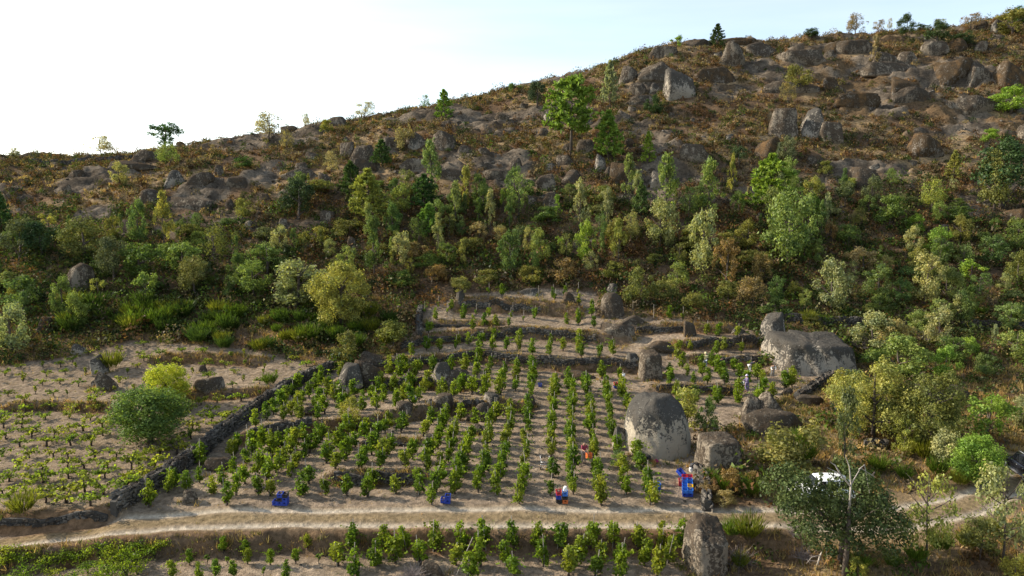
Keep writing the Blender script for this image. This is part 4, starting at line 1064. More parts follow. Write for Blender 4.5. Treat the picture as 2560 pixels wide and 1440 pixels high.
# the dark oak with the broken dead top
P = G(2098, 1408); ppm = F / project(P)[2]
droot = add('evergreen_oak', None, None, P, label='dark grey-green oak with a dead broken top beside the track', cat='tree')
TREE_SPOTS.append((P[0], P[1], 2.2))
rngk = np.random.default_rng(8); cs, ns = [], []
for bx, by, br in ((1955, 1215, 52), (1925, 1238, 32), (2000, 1258, 42), (1985, 1290, 48), (2040, 1305, 36), (2062, 1270, 30), (2135, 1208, 38), (2165, 1240, 48), (2205, 1290, 46), (2150, 1300, 52), (2100, 1262, 30), (2180, 1345, 36), (2225, 1330, 28), (2040, 1345, 28), (2120, 1352, 30), (2000, 1330, 26), (2085, 1320, 36), (2040, 1243, 24), (2085, 1238, 22), (2062, 1228, 14), (2115, 1232, 22), (2010, 1226, 16), (2050, 1260, 34), (2095, 1300, 34), (2030, 1232, 16), (2072, 1218, 10), (2098, 1214, 12), (2036, 1214, 9), (2062, 1208, 8), (2080, 1224, 10), (2046, 1226, 9), (2110, 1180, 24), (1975, 1185, 24), (2230, 1300, 26)):
    for dd in (-1, 0, 1):
        ctr = np.array([(bx - 2098) / ppm, dd * rngk.uniform(0.8, 1.9) , (1408 - by) / ppm / 0.93])
        ctr[2] += ctr[1] * 0.42 * -0.0
        m = int(330 * (br / 45) ** 2); d = unit(rngk.normal(size=(m, 3)) + [0, 0, 0.3])
        cs.append(ctr + d * (br / ppm) * rngk.uniform(0.45, 1.05, (m, 1)) * (0.95 if dd == 0 else 0.75)); ns.append(d + rngk.normal(size=(m, 3)) * 0.6)
cs = np.concatenate(cs); V, Q = leaf_quads(cs, np.concatenate(ns), rngk.uniform(0.10, 0.24, len(cs)), rngk)
add('crown', make_mesh('crown', [(V, [Q], 0)], [M_HOLM]), droot, color=(0.066, 0.090, 0.034))
T = [tube([(0.1, 0, -0.2), (0.15, 0, 1.5), (0.5, 0, 3.0), (1.3, 0.2, 4.6), (1.9, 0.2, 5.6)], [0.24, 0.19, 0.14, 0.09, 0.04], 7)]
for a, b in (((0.15, 0, 1.9), (-2.6, -0.4, 4.6)), ((0.3, 0, 2.4), (2.6, 0.8, 3.6)), ((0.5, 0, 3.0), (-0.8, 1.0, 4.6)), ((0.15, 0, 1.6), (-1.8, 0.6, 3.2)), ((0.4, 0, 2.7), (1.6, -1.2, 4.0))):
    a, b = np.array(a), np.array(b); T.append(tube([a, (a + b) / 2 + [0, 0, -0.15], b], [0.09, 0.06, 0.02], 5, False))
add('trunk', make_mesh('trunk', [(*join(T), 0)], [M_BARK], True), droot)
rngd = np.random.default_rng(5)
T = [tube([(-0.2, -1.3, 3.9), (-0.2, -1.3, 4.6), (-0.2, -1.3, 5.6)], [0.075, 0.065, 0.045], 7)]
add('snag', make_mesh('snag', [(*tube([(-0.1, -1.0, -0.2), (-0.15, -1.15, 1.5), (-0.18, -1.25, 2.8), (-0.2, -1.3, 4.0)], [0.19, 0.15, 0.12, 0.10], 7), 0)], [M_BARK], True), droot)
for a, b, c_ in (((-0.2, -1.3, 5.3), (-0.9, -1.4, 6.1), (-1.7, -1.5, 6.5)), ((-0.2, -1.3, 5.5), (-0.35, -1.3, 6.5), (-0.6, -1.3, 7.1)), ((-0.2, -1.3, 5.4), (0.3, -1.3, 6.4), (1.1, -1.35, 5.9)), ((0.2, -1.3, 6.3), (0.5, -1.3, 6.6), (0.9, -1.3, 4.9)), ((-0.9, -1.4, 6.1), (-1.2, -1.4, 6.6), (-1.5, -1.4, 6.8))):
    T.append(tube([a, b, c_], [0.05, 0.035, 0.012], 4, False))
db = add('dead_branches', make_mesh('dead_branches', [(*join(T), 0)], [M_PALEBARK], True), droot)

# ------------------------------------------------------------------ broom bushes, dry brush
def broom_mesh(seed, n=800):
    rng = np.random.default_rng(seed)
    a = rng.uniform(0, 6.28, n); t = rng.uniform(0.05, 0.75, n) ** 0.9
    d = np.stack([np.cos(a) * t, np.sin(a) * t, np.ones(n)], -1); d = unit(d)
    f = rng.uniform(0.35, 1.0, n)[:, None]
    c0 = np.stack([np.cos(a) * 0.12, np.sin(a) * 0.12, np.zeros(n)], -1)
    c = c0 + d * f * rng.uniform(0.6, 0.95, (n, 1))
    V, Q = leaf_quads(c, rng.normal(size=(n, 3)), rng.uniform(0.16, 0.34, n), rng, 0.10, d)
    return make_mesh('broom_bush', [(V, [Q], 0)], [M_LEAF])
BROOM = [broom_mesh(70 + k) for k in range(5)]
def broom(px, py, hpx, col, desc):
    P = G(px, py); ppm = F / project(P)[2]; s = hpx / ppm
    c = np.array(col) * RNG.uniform(0.8, 1.2)
    o = add('broom_bush', BROOM[int(RNG.integers(0, 5))], None, P, scale=(s * RNG.uniform(0.9, 1.4), s, s), rot=(0, 0, RNG.uniform(0, 6.28)), color=tuple(c), group='broom bushes on the slope foot')
    rel_label(o, desc, px, py - hpx / 2, 'bush', 'broom bushes on the slope foot')
    TREE_SPOTS.append((P[0], P[1], s * 0.4))
GB, YB, DB = (0.072, 0.115, 0.018), (0.115, 0.130, 0.022), (0.042, 0.072, 0.018)
for _ in range(72):
    px = RNG.uniform(170, 1000); py = RNG.uniform(770, 835) + (px > 480) * RNG.uniform(0, 55)
    kb = int(RNG.choice([0, 1, 1, 2])); broom(px, py, RNG.uniform(28, 56), [GB, DB, YB][kb], ['bright green broom bush', 'dark green broom bush', 'yellow-green broom bush'][kb])
for px, py, h in ((60, 1285, 65), (280, 925, 55), (675, 965, 40), (650, 880, 40), (880, 880, 50), (1935, 1120, 40), (2005, 1160, 65), (1870, 1350, 75), (1830, 1345, 55), (1815, 1230, 45), (1880, 1240, 55), (1775, 1210, 45), (1840, 1215, 38), (2195, 1180, 50), (2310, 1150, 70), (2345, 1190, 55), (2400, 1215, 45), (2100, 1190, 40), (1310, 820, 0), (2020, 810, 40), (2450, 790, 30), (2060, 812, 30), (2290, 700, 30), (1950, 1130, 50), (2000, 1110, 45), (2260, 1200, 40), (1850, 1420, 45), (2150, 1425, 45), (2230, 1420, 40), (2350, 1380, 60), (2420, 1370, 50), (2290, 1405, 45), (2480, 1330, 40)):
    if h: kb = int(RNG.integers(0, 2)); broom(px, py, h, (GB, YB)[kb], ('bright green broom bush', 'yellow-green broom bush')[kb])

def brush_mesh(seed, n=150, mat=None):
    rng = np.random.default_rng(seed); T = []
    for _ in range(n):
        a = rng.uniform(0, 6.28); e = rng.uniform(0.15, 1.35); L = rng.uniform(0.5, 1.0)
        d = np.array([math.cos(a) * math.cos(e), math.sin(a) * math.cos(e), math.sin(e)])
        p = rng.uniform(-0.25, 0.25, 3) * [1, 1, 0]
        T.append(tube([p, p + d * L * 0.5 + [0, 0, 0.05], p + d * L + rng.normal(size=3) * 0.12 - [0, 0, 0.08]], [0.010, 0.008, 0.004], 3, False))
    return make_mesh('dry_brush', [(*join(T), 0)], [mat])
M_TWIG = simple('grey_dry_twigs', (0.20, 0.165, 0.15), 0.9)
BR = [brush_mesh(90 + k, 170, M_TWIG) for k in range(2)]
for px, py, w, lab in ((1030, 1450, 85, 'heap of grey-purple dry brush in the lowest field'), (1845, 1410, 85, 'tangle of grey dry brush beside the upright grey boulder'), (2010, 1395, 75, 'grey dry bramble tangle under the dead-topped oak'), (1985, 1340, 40, 'small grey twiggy bush by the track edge'), (575, 1078, 34, 'leafless grey shrub by the dry-stone wall'), (2150, 870, 60, 'bare grey shrub beside the huge slab boulder'), (2315, 850, 60, 'bare grey-white bush in the far trees')):
    P = G(px, py); s = w / (F / project(P)[2]) / 1.5
    add('dry_brush', BR[random.randrange(2)], None, P, label=lab, cat='bush', scale=(s, s, s), rot=(0, 0, random.uniform(0, 6)))
P = G(2040, 1425)
T = [tube([(0, 0, 0), (0.25, 0.1, 0.9), (0.6, 0.1, 1.7), (1.0, 0.2, 2.2)], [0.06, 0.05, 0.04, 0.02], 5), tube([(0.6, 0.1, 1.7), (0.65, 0.2, 0.9), (0.8, 0.1, 0.4)], [0.025, 0.02, 0.01], 4), tube([(0.25, 0.1, 0.9), (-0.3, 0, 0.8), (-0.6, 0, 0.4)], [0.03, 0.02, 0.01], 4)]
add('dead_branch', make_mesh('dead_branch', [(*join(T), 0)], [M_PALEBARK], True), None, P, label='curved bare fallen branch below the dead-topped oak', cat='branch')

# ------------------------------------------------------------------ grapevines
def vine_mesh(seed, low=False, young=False, tangle=False):
    rng = np.random.default_rng(seed)
    T, c, n = [], [], []
    if low:
        hd = rng.uniform(0.25, 0.4)
        T.append(tube([(0, 0, -0.05), (rng.uniform(-0.08, 0.08), 0, hd * 0.6), (rng.uniform(-0.1, 0.1), 0, hd)], [0.07, 0.055, 0.06], 6))
        na = rng.integers(4, 7)
        for k in range(na):
            a = k * 6.28 / na + rng.uniform(-0.5, 0.5); L = rng.uniform(0.35, 0.95); up = rng.uniform(0.15, 0.45)
            p0 = np.array([0, 0, hd]); p1 = p0 + [math.cos(a) * L * 0.45, math.sin(a) * L * 0.45, up]; p2 = p0 + [math.cos(a) * L, math.sin(a) * L, up * rng.uniform(0.2, 1.1)]
            T.append(tube([p0, p1, p2], [0.04, 0.02, 0.006], 4, False))
            m = 110 if tangle else 34
            f = rng.uniform(0.25, 1.05, m)[:, None]
            q = (1 - f) ** 2 * p0 + 2 * f * (1 - f) * p1 + f * f * p2
            c.append(q + rng.normal(size=(m, 3)) * ([0.16, 0.16, 0.12] if tangle else [0.08, 0.08, 0.07])); n.append(rng.normal(size=(m, 3)) + [0, 0, 0.8])
        s = (0.06, 0.115) if tangle else (0.11, 0.20)
    else:
        hd = 0.22 if not young else 0.22
        T.append(tube([(0, 0, -0.05), (rng.uniform(-0.07, 0.07), 0.02, hd * 0.5), (rng.uniform(-0.06, 0.06), 0, hd)], [0.075, 0.06, 0.07] if not young else [0.03, 0.025, 0.02], 6))
        na = 4 if not young else 2
        for k in range(na):
            a = k * 6.28 / na + rng.uniform(-0.5, 0.5); L = rng.uniform(0.15, 0.32) * (0.5 if young else 1)
            T.append(tube([(0, 0, hd), (math.cos(a) * L, math.sin(a) * L, hd + 0.2), (math.cos(a) * L * 1.2, math.sin(a) * L * 1.2, hd + 0.5)], [0.045, 0.03, 0.012], 4, False))
        nb = 15 if not young else 5
        for k in range(nb):
            z = rng.uniform(0.24, 1.52) if not young else rng.uniform(0.4, 0.85)
            w = 0.29 * (1 - 0.6 * max(0, (z - 0.8) / 0.8)) * (0.5 if young else 1)
            a = rng.uniform(0, 6.28); rr = w * rng.uniform(0.3, 1)
            ctr = np.array([math.cos(a) * rr, math.sin(a) * rr, z]); m = 36 if not young else 18
            d = unit(rng.normal(size=(m, 3)))
            c.append(ctr + d * rng.uniform(0.08, 0.26, (m, 1)) * (0.6 if young else 1)); n.append(d + rng.normal(size=(m, 3)) * 0.5)
        if not young:
            for k in range(rng.integers(3, 7)):     # loose shoots
                a = rng.uniform(0, 6.28); m = 9; f = np.linspace(0.2, 1, m)[:, None]
                L = rng.uniform(0.45, 1.0); q = np.array([0, 0, rng.uniform(0.7, 1.3)]) + f * np.array([math.cos(a) * L, math.sin(a) * L, rng.uniform(-0.1, 0.5)]) - f ** 2 * [0, 0, 0.2]
                c.append(q + rng.normal(size=(m, 3)) * 0.04); n.append(rng.normal(size=(m, 3)) + [0, 0, 0.5])
        s = (0.10, 0.19)
    c = np.concatenate(c); n = np.concatenate(n)
    V, Q = leaf_quads(c, n, rng.uniform(*s, len(c)), rng, 0.85)
    return make_mesh('trunk', [(*join(T), 0)], [M_VINEWOOD], True), make_mesh('leaves', [(V, [Q], 0)], [M_VINE]), (V, Q, *join(T))
TALL = [vine_mesh(300 + k) for k in range(12)]
LOW = [vine_mesh(340 + k, low=True) for k in range(10)]
TANGLE = [vine_mesh(390 + k, low=True, tangle=True) for k in range(5)]
YOUNG = [vine_mesh(370 + k, young=True) for k in range(5)]
STAKE = make_mesh('stake', [(*tube([(0, 0, -0.1), (0, 0, 1)], [0.026, 0.022], 5), 0)], [M_STAKE])
VC = [(0.105, 0.165, 0.018), (0.128, 0.185, 0.020), (0.150, 0.200, 0.024), (0.092, 0.150, 0.020), (0.175, 0.208, 0.030)]
LC = [(0.155, 0.190, 0.032), (0.125, 0.175, 0.028), (0.185, 0.205, 0.04)]

def clear(x, y, pad=0.3):
    return all((x - bx) ** 2 + (y - by) ** 2 > (br + pad) ** 2 for bx, by, br in BOULDERS)
SPOTS = []
def free(x, y, d=0.8):
    if any((x - a) ** 2 + (y - b) ** 2 < d * d for a, b in SPOTS): return False
    SPOTS.append((x, y)); return True

def vine(P, kind, label, group, scale=1.0, stake=True, col=None):
    tm, lm, _ = random.choice({'tall': TALL, 'low': LOW, 'young': YOUNG, 'tangle': TANGLE}[kind])
    root = add('grapevine', None, None, P, label=label, cat='grapevine', group=group, scale=(scale * random.uniform(0.9, 1.15), scale * random.uniform(0.9, 1.15), scale * random.uniform(0.8, 1.06)), rot=(random.gauss(0, 0.07), random.gauss(0, 0.07), random.uniform(0, 6.28)))
    add('trunk', tm, root)
    add('leaves', lm, root, color=tuple(np.array(col or random.choice(VC)) * random.uniform(0.85, 1.15)))
    if stake:
        add('stake', STAKE, root, (random.uniform(-0.12, 0.12), random.uniform(-0.12, 0.12), 0), scale=(1, 1, random.uniform(1.5, 2.05)), rot=(random.uniform(-0.06, 0.06), random.uniform(-0.06, 0.06), 0))
    return root

VINES = []
def row_dir(P):
    return 105 / F
front = [378, 437, 502, 562, 612, 662, 735, 790, 850, 905, 975, 1030, 1078, 1130, 1187, 1240, 1300, 1378, 1436, 1497, 1567, 1628]
crate_px = [(700, 1262), (1114, 1258), (1398, 1258), (1413, 1258), (1646, 1226), (1022, 997), (1036, 998), (1350, 966), (1540, 970), (1362, 1172), (1462, 1160), (1470, 1165)]
KEEP = [(G(a, b)[0], G(a, b)[1]) for a, b in crate_px]
cands = []
for li, px in enumerate(front):
    P0 = G(px, 1268)
    k = 0; Y = P0[1]
    while Y < 97:
        X = P0[0] + (Y - P0[1]) * row_dir(P0) + random.gauss(0, 0.09); y = Y + random.gauss(0, 0.16)
        if Y > 62: X += 0.6 * (fbm(Y * 0.1, li * 0.2, 2) - 0.5)
        cands.append((li, k, X, y)); k += 1
        Y += random.uniform(1.45, 1.85)
for li in range(10):       # the lines that start higher up
    P0 = G(1690 + li * 24, 1000)
    Y, k = P0[1] - 3, 0
    while Y < 90:
        cands.append((22 + li, k, P0[0] + li * 0.9 + random.gauss(0, 0.25) + (Y - P0[1]) * 0.06, Y + random.gauss(0, 0.2))); k += 1; Y += random.uniform(1.7, 2.3)
wd_line = np.array(WALL)
good = []
for li, k, X, Y in cands:
    if not in_poly(np.array([X]), np.array([Y]), FIELD_A)[0]: continue
    if poly_dist(np.array([X]), np.array([Y]), WALL)[0][0] < 0.7 or poly_dist(np.array([X]), np.array([Y]), ROAD)[0][0] < 1.5: continue
    if not clear(X, Y, 0.25) or any((X - a) ** 2 + (Y - b) ** 2 < 0.9 for a, b in KEEP): continue
    if any((X - a) ** 2 + (Y - b) ** 2 < (r + 0.4) ** 2 for a, b, r in TREE_SPOTS): continue
    if any(abs(Y - np.interp(X, xs, ys) + 0.3) < 0.5 and xs[0] < X < xs[-1] and h > 0 for xs, ys, h, L in TER): continue
    Z = float(height(X, Y)); qx, qy, _ = project(np.array([X, Y, Z]))
    if qx > 1640 and 1085 < qy < 1300: continue
    drop = 0.09 if qy > 960 else (0.3 if qy > 850 else 0.45)
    if random.random() < drop or not free(X, Y): continue
    good.append((li, k, X, Y, Z, qx, qy))
good.sort(key=lambda g: (g[0], g[3]))
per_line = {}
for i, (li, k, X, Y, Z, qx, qy) in enumerate(good):
    per_line[li] = per_line.get(li, 0) + 1
    kind = 'tall' if (qy > 815 or random.random() < 0.6) else 'young'
    if li < 22: lab = f'leafy staked grapevine, {ordinal(per_line[li])} up from the track in the {ordinal(li + 1)} line from the wall'
    else: lab = f'leafy staked grapevine, {ordinal(per_line[li])} up in the {ordinal(li - 21)} line right of the autumn-yellow bush'
    VINES.append(((X, Y, Z), kind, lab, 'staked grapevines above the track', random.choice((0.78, 0.95, 1.05, 1.1, 1.15)) * random.uniform(0.9, 1.1) * (1.03 if qy > 880 else 0.92), True, random.choice(VC)))

# the rows below the track
lower = []
for r, (py, xs) in enumerate(((1372, [560, 610, 700, 765, 886, 956, 1010, 1080, 1160, 1215, 1290, 1345, 1395, 1472, 1530, 1590, 1650, 1700]), (1412, [470, 520, 575, 620, 680, 740, 800, 850, 945, 990, 1055, 1142, 1205, 1265, 1362, 1445, 1497, 1550, 1608, 1668]), (1445, [430, 500, 545, 590, 655, 720, 885, 1180, 1290, 1420, 1490, 1560, 1650]))):
    for j, px in enumerate(xs):
        P = G(px + random.uniform(-6, 6), py + random.uniform(-5, 5) + (12 if px < 760 and r == 0 else 0))
        if not clear(P[0], P[1], 0.1): continue
        young = px < 850
        lower.append((r, px, P, young))
for r in range(3):
    row = sorted([t for t in lower if t[0] == r], key=lambda t: -t[1])
    for j, (_, px, P, young) in enumerate(row):
        lab = f"{'small young' if young else 'leafy staked'} grapevine, {ordinal(j + 1)} from the upright boulder in the {ordinal(r + 1)} row below the track"
        VINES.append((P, 'young' if young and random.random() < 0.45 else 'tall', lab, 'grapevines below the track', random.uniform(0.6, 0.75) if young else random.uniform(1.0, 1.2), not young, random.choice(VC)))
# low old vines of the left field
lv = []
for r, py in enumerate((1262, 1232, 1200, 1172, 1145, 1120, 1096, 1074, 1052, 1030, 1008, 985, 962, 940, 918, 900, 885, 868)):
    px = -20 + random.uniform(0, 40)
    step = 62 if py > 1000 else 46
    while px < 820:
        qx, qy = px + random.uniform(-12, 12), py + random.uniform(-7, 7)
        px += step * (0.75 + 0.35 * (1 - (py - 868) / 400)) * random.uniform(0.8, 1.25)
        P = G(qx, qy)
        if not in_poly(np.array([P[0]]), np.array([P[1]]), FIELD_B)[0]: continue
        if poly_dist(np.array([P[0]]), np.array([P[1]]), WALL)[0][0] < 0.9 or not clear(P[0], P[1], 0.2): continue
        if any((P[0] - a) ** 2 + (P[1] - b) ** 2 < (rr + 0.6) ** 2 for a, b, rr in TREE_SPOTS) or not free(P[0], P[1], 0.9): continue
        lv.append((r, qx, P))
for r in range(18):
    row = sorted([t for t in lv if t[0] == r], key=lambda t: -t[1])
    for j, (_, px, P) in enumerate(row):
        near_wall = j < 2 and r < 9
        kind = 'young' if (r > 10 and random.random() < 0.4) else 'low'
        VINES.append((P, kind, f'low bushy grapevine, {ordinal(j + 1)} from the long wall in the {ordinal(r + 1)} row of the left field', 'low grapevines of the left field',
             random.uniform(0.95, 1.3) * (1.3 if near_wall else 1.0) * (0.8 if r > 10 else 1.0), False, random.choice(LC)))
# overgrown vines spilling down the bank below the track
k = 0
for px, py, s in ((20, 1400, 1.8), (70, 1385, 1.7), (120, 1395, 1.9), (60, 1430, 1.7), (170, 1375, 1.4), (200, 1385, 1.6), (250, 1372, 1.9), (300, 1368, 1.9), (345, 1366, 1.8), (385, 1372, 1.6), (280, 1395, 1.9), (330, 1398, 1.9), (270, 1428, 2.0), (315, 1425, 2.0), (345, 1415, 1.7), (220, 1412, 1.3), (130, 1425, 1.2), (400, 1352, 1.3), (180, 1440, 1.4), (10, 1375, 1.4), (240, 1448, 1.6)):
    k += 1
    s = s * 0.62; py += 20
    VINES.append((G(px, py), 'tangle', f'sprawling overgrown grapevine on the bank below the track, {ordinal(k)} of the tangle', 'overgrown vines on the bank below the track', s, False, random.choice(VC)))
# the three hundred that show largest are things of their own, the far ones one mass
VINES.sort(key=lambda v: project(np.array(v[0]))[2] / v[4])
for P, kind, lab, grp, sc, stk, col in VINES[:300]:
    vine(P, kind, lab, grp, sc, stk, col)
pv, cv, pt = [], [], []
for P, kind, lab, grp, sc, stk, col in VINES[300:]:
    V, Q, TV, TF = random.choice({'tall': TALL, 'low': LOW, 'young': YOUNG, 'tangle': TANGLE}[kind])[2]
    a = random.uniform(0, 6.28); R2 = np.array([[math.cos(a), -math.sin(a), 0], [math.sin(a), math.cos(a), 0], [0, 0, 1]])
    pv.append((V @ R2.T * sc + P, [Q], 0)); cv.append(np.tile(np.array(col) * random.uniform(0.85, 1.15), (len(V), 1)))
    pt.append((TV @ R2.T * sc + P, TF, 0))
    if stk:
        t = tube([(0.05, 0, -0.1), (0.08, 0, 1.65)], [0.025, 0.02], 4); pt.append((t[0] + P, t[1], 1))
ro = add('distant_grapevines', make_mesh('distant_grapevines', pv, [leaf_mat('far_vine_leaves', 0.42, from_attr=True)], False, np.concatenate(cv)), kind='stuff', label='rows of grapevines on the higher terraces and the far part of the left field', cat='grapevines')
add('stems', make_mesh('stems', pt, [M_VINEWOOD, M_STAKE]), ro, kind='stuff')

# ------------------------------------------------------------------ scrub and grass too dense to count
FAP, FBP, FCP = FIELD_A, FIELD_B, FIELD_C
def sample_ground(n, ymin, ymax, xw=0.80):
    Y = np.sqrt(RNG.uniform(ymin ** 2, ymax ** 2, n)); X = RNG.uniform(-1, 1, n) * (Y * xw + 6)
    return X, Y
def masks(X, Y):
    fld = in_poly(X, Y, FAP) | in_poly(X, Y, FBP) | in_poly(X, Y, FCP)
    rdx = poly_dist(X, Y, ROAD)[0]
    wd = poly_dist(X, Y, WALL)[0]
    b = np.zeros(len(X), bool)
    for bx, by, br in BOULDERS: b |= (X - bx) ** 2 + (Y - by) ** 2 < (br * 0.85) ** 2
    r = np.clip(np.interp(Y, ROWS, np.arange(len(ROWS))), 0, len(ROWS) - 1).astype(int)
    u = np.clip((X / (Y + 25) + 1) / 2 * (NU - 1), 0, NU - 1).astype(int)
    return fld, rdx, wd, b, rocky[r, u], bank_mask[r, u]

X, Y = sample_ground(34000, 36, 200)
fld, rdx, wd, bb, rk, bk = masks(X, Y)
nz = fbm(X * 0.09, Y * 0.12, 4, 51); nz2 = fbm(X * 0.3, Y * 0.3, 3, 52)
upper = sstep(108, 124, Y - 0.02 * X)
dens = np.where(upper < 0.5, 0.92, 0.74 + 0.22 * (nz > 0.5)) * (1 - 0.88 * rk)
flat_right = (Y < 76) & (X > 17)
dens = np.where(flat_right, 0.4 + 0.35 * (nz > 0.5), dens)
dens = np.where((Y < 48) & ~flat_right, 0.05, dens)
dens = np.where((Y < 58) & flat_right, 0.30, dens)
keep = ~fld & (rdx > 2.8) & ~bb & (RNG.random(len(X)) < dens)
X, Y, upper, nz, nz2, flat_right = X[keep], Y[keep], upper[keep], nz[keep], nz2[keep], flat_right[keep]
N = len(X); Z = height(X, Y)
pal = np.array([[0.026, 0.042, 0.014], [0.045, 0.064, 0.018], [0.100, 0.054, 0.026], [0.080, 0.080, 0.026], [0.145, 0.080, 0.036], [0.22, 0.165, 0.085], [0.085, 0.066, 0.046], [0.075, 0.115, 0.020], [0.115, 0.090, 0.060]])
core = 1.4 * np.exp(-((X - 12) / 32) ** 2) * np.exp(-((Y - 107) / 10) ** 2)
side = sstep(-30, 20, X)
pick = np.zeros(N, int)
u = RNG.random(N)
for i in range(N):
    if flat_right[i]: p = [0.06, 0.14, 0.06, 0.2, 0.06, 0.30, 0.10, 0.10, 0.06] if Y[i] < 60 else [0.12, 0.2, 0.06, 0.22, 0.04, 0.14, 0.08, 0.12, 0.02]
    elif upper[i] < 0.5:
        p = [0.28, 0.26, 0.04 + 0.25 * core[i], 0.2, 0.02 + 0.16 * core[i], 0.02, 0.04, 0.15, 0.01] if nz[i] < 0.52 else [0.15, 0.16, 0.10 + 0.4 * core[i], 0.2, 0.05 + 0.3 * core[i], 0.03, 0.12, 0.06, 0.05]
    else: p = [0.07, 0.11, 0.19, 0.16, 0.11, 0.11, 0.18, 0.02, 0.14]
    p = np.cumsum(p); pick[i] = int(np.searchsorted(p / p[-1], u[i]))
colr = pal[np.minimum(pick, 8)] * RNG.uniform(0.75, 1.3, (N, 1))
rad = RNG.uniform(0.4, 1.1, N) * RNG.choice([1, 1, 1, 1.5], N) * np.where(upper > 0.5, 0.8, 1.15) * (0.75 + 0.6 * nz2) * np.where(flat_right, 0.75, 1)
hgt = rad * RNG.uniform(0.8, 1.5, N)
m = 58
d = unit(RNG.normal(size=(N, m, 3)) + [0, 0, 0.45]); d[..., 2] = np.abs(d[..., 2])
rr = RNG.uniform(0.5, 1.1, (N, m, 1))
c = np.stack([X, Y, Z - 0.08], -1)[:, None] + d * rr * np.stack([rad, rad, hgt], -1)[:, None]
nrm = unit(d + RNG.normal(size=d.shape) * 0.6)
sz = (RNG.uniform(0.13, 0.29, (N, m, 1)) * (0.7 + 0.45 * rad[:, None, None]))
t = unit(np.cross(nrm, RNG.normal(size=d.shape) + [0, 0, 1.5])); t2 = unit(np.cross(nrm, t))
tri = np.stack([c + t * sz * 0.45, c - t * sz * 0.45, c + t2 * sz * RNG.choice([-1, 1], (N, m, 1))], 2)
cc = np.repeat(colr[:, None], m, 1) * RNG.uniform(0.85, 1.15, (N, m, 1))
add('heath_scrub', make_mesh('heath_scrub', [(tri.reshape(-1, 3), [np.arange(N * m * 3).reshape(-1, 3)], 0)], [M_SCRUB], False, np.repeat(cc.reshape(-1, 3), 3, 0)),
    kind='stuff', label='dense brown and green heath scrub covering the hillside', cat='scrub')

def tufts(name, n, ymin, ymax, m, test, hr, pal, lab, spread=0.12, width=0.035):
    X, Y = sample_ground(n, ymin, ymax)
    ok = test(X, Y, *masks(X, Y)) & (RNG.random(n) < 1)
    X, Y = X[ok], Y[ok]; N = len(X); Z = height(X, Y)
    hh = RNG.uniform(*hr, N)
    b = np.stack([X, Y, Z - 0.02], -1)[:, None] + RNG.normal(size=(N, m, 3)) * [spread, spread, 0]
    d = unit(RNG.normal(size=(N, m, 3)) * [0.45, 0.45, 0.1] + [0, 0, 1]); L = hh[:, None, None] * RNG.uniform(0.6, 1.2, (N, m, 1))
    s = unit(np.cross(d, RNG.normal(size=d.shape))) * (width * (0.6 + hh[:, None, None]))
    tri = np.stack([b - s, b + s, b + d * L], 2)
    col = np.asarray(pal)[RNG.integers(0, len(pal), N)] * RNG.uniform(0.8, 1.2, (N, 1))
    cc = np.repeat(np.repeat(col[:, None], m, 1).reshape(-1, 3), 3, 0)
    add(name, make_mesh(name, [(tri.reshape(-1, 3), [np.arange(N * m * 3).reshape(-1, 3)], 0)], [M_STRAW], False, cc), kind='stuff', label=lab, cat='grass')
STR = [(0.36, 0.26, 0.125), (0.30, 0.205, 0.10), (0.26, 0.16, 0.075), (0.22, 0.17, 0.075)]
tufts('dry_grass', 30000, 96, 195, 9, lambda X, Y, f, r, w, b, rk, bk: ~f & ~b & (rk < 0.6) & (fbm(X * 0.11, Y * 0.14, 3, 61) > 0.40), (0.3, 0.75), STR + [(0.15, 0.10, 0.055), (0.13, 0.085, 0.045), (0.11, 0.095, 0.045)], 'tawny dry grass on the upper slope', 0.2, 0.06)
tufts('roadside_grass', 40000, 36, 92, 8, lambda X, Y, f, r, w, b, rk, bk: (~f & ~b & (r > 2.3) & (RNG.random(len(X)) < np.where((Y < 78) & (X > 16), 0.85, 0.4))) | ((bk > 0.35) & ~b & (r > 1.9)), (0.22, 0.7), STR + STR + [(0.13, 0.13, 0.04)], 'straw-coloured grass on banks and verges', 0.14, 0.035)
tufts('field_stubble', 15000, 36, 92, 4, lambda X, Y, f, r, w, b, rk, bk: f & ~b & (r > 1.6), (0.05, 0.16), STR + [(0.10, 0.12, 0.035)], 'sparse dry stubble on the vineyard soil', 0.1, 0.03)
tufts('bank_grass', 90000, 36, 92, 8, lambda X, Y, f, r, w, b, rk, bk: (bk > 0.3) & ~b & (r > 1.75), (0.15, 0.42), [(0.16, 0.11, 0.06), (0.22, 0.15, 0.08), (0.11, 0.08, 0.045), (0.26, 0.19, 0.10), (0.08, 0.085, 0.03)], 'brown dead grass hanging on the terrace banks', 0.16, 0.035)
tufts('track_grass', 1500, 38, 60, 5, lambda X, Y, f, r, w, b, rk, bk: (r < 0.5), (0.06, 0.2), STR, 'straw strip along the middle of the track', 0.1, 0.03)
def near_boulder(X, Y):
    m = np.zeros(len(X), bool)
    for bx, by, br in BOULDERS:
        q = (X - bx) ** 2 + (Y - by) ** 2
        m |= (q < (br * 1.2 + 0.25) ** 2) & (q > (br * 0.75) ** 2) & (Y < by + br * 0.4)
    return m
tufts('boulder_foot_grass', 30000, 38, 95, 8, lambda X, Y, f, r, w, b, rk, bk: near_boulder(X, Y) & (r > 1.8), (0.12, 0.5), STR + [(0.12, 0.13, 0.04)], 'dry grass growing round the feet of the boulders', 0.13, 0.035)
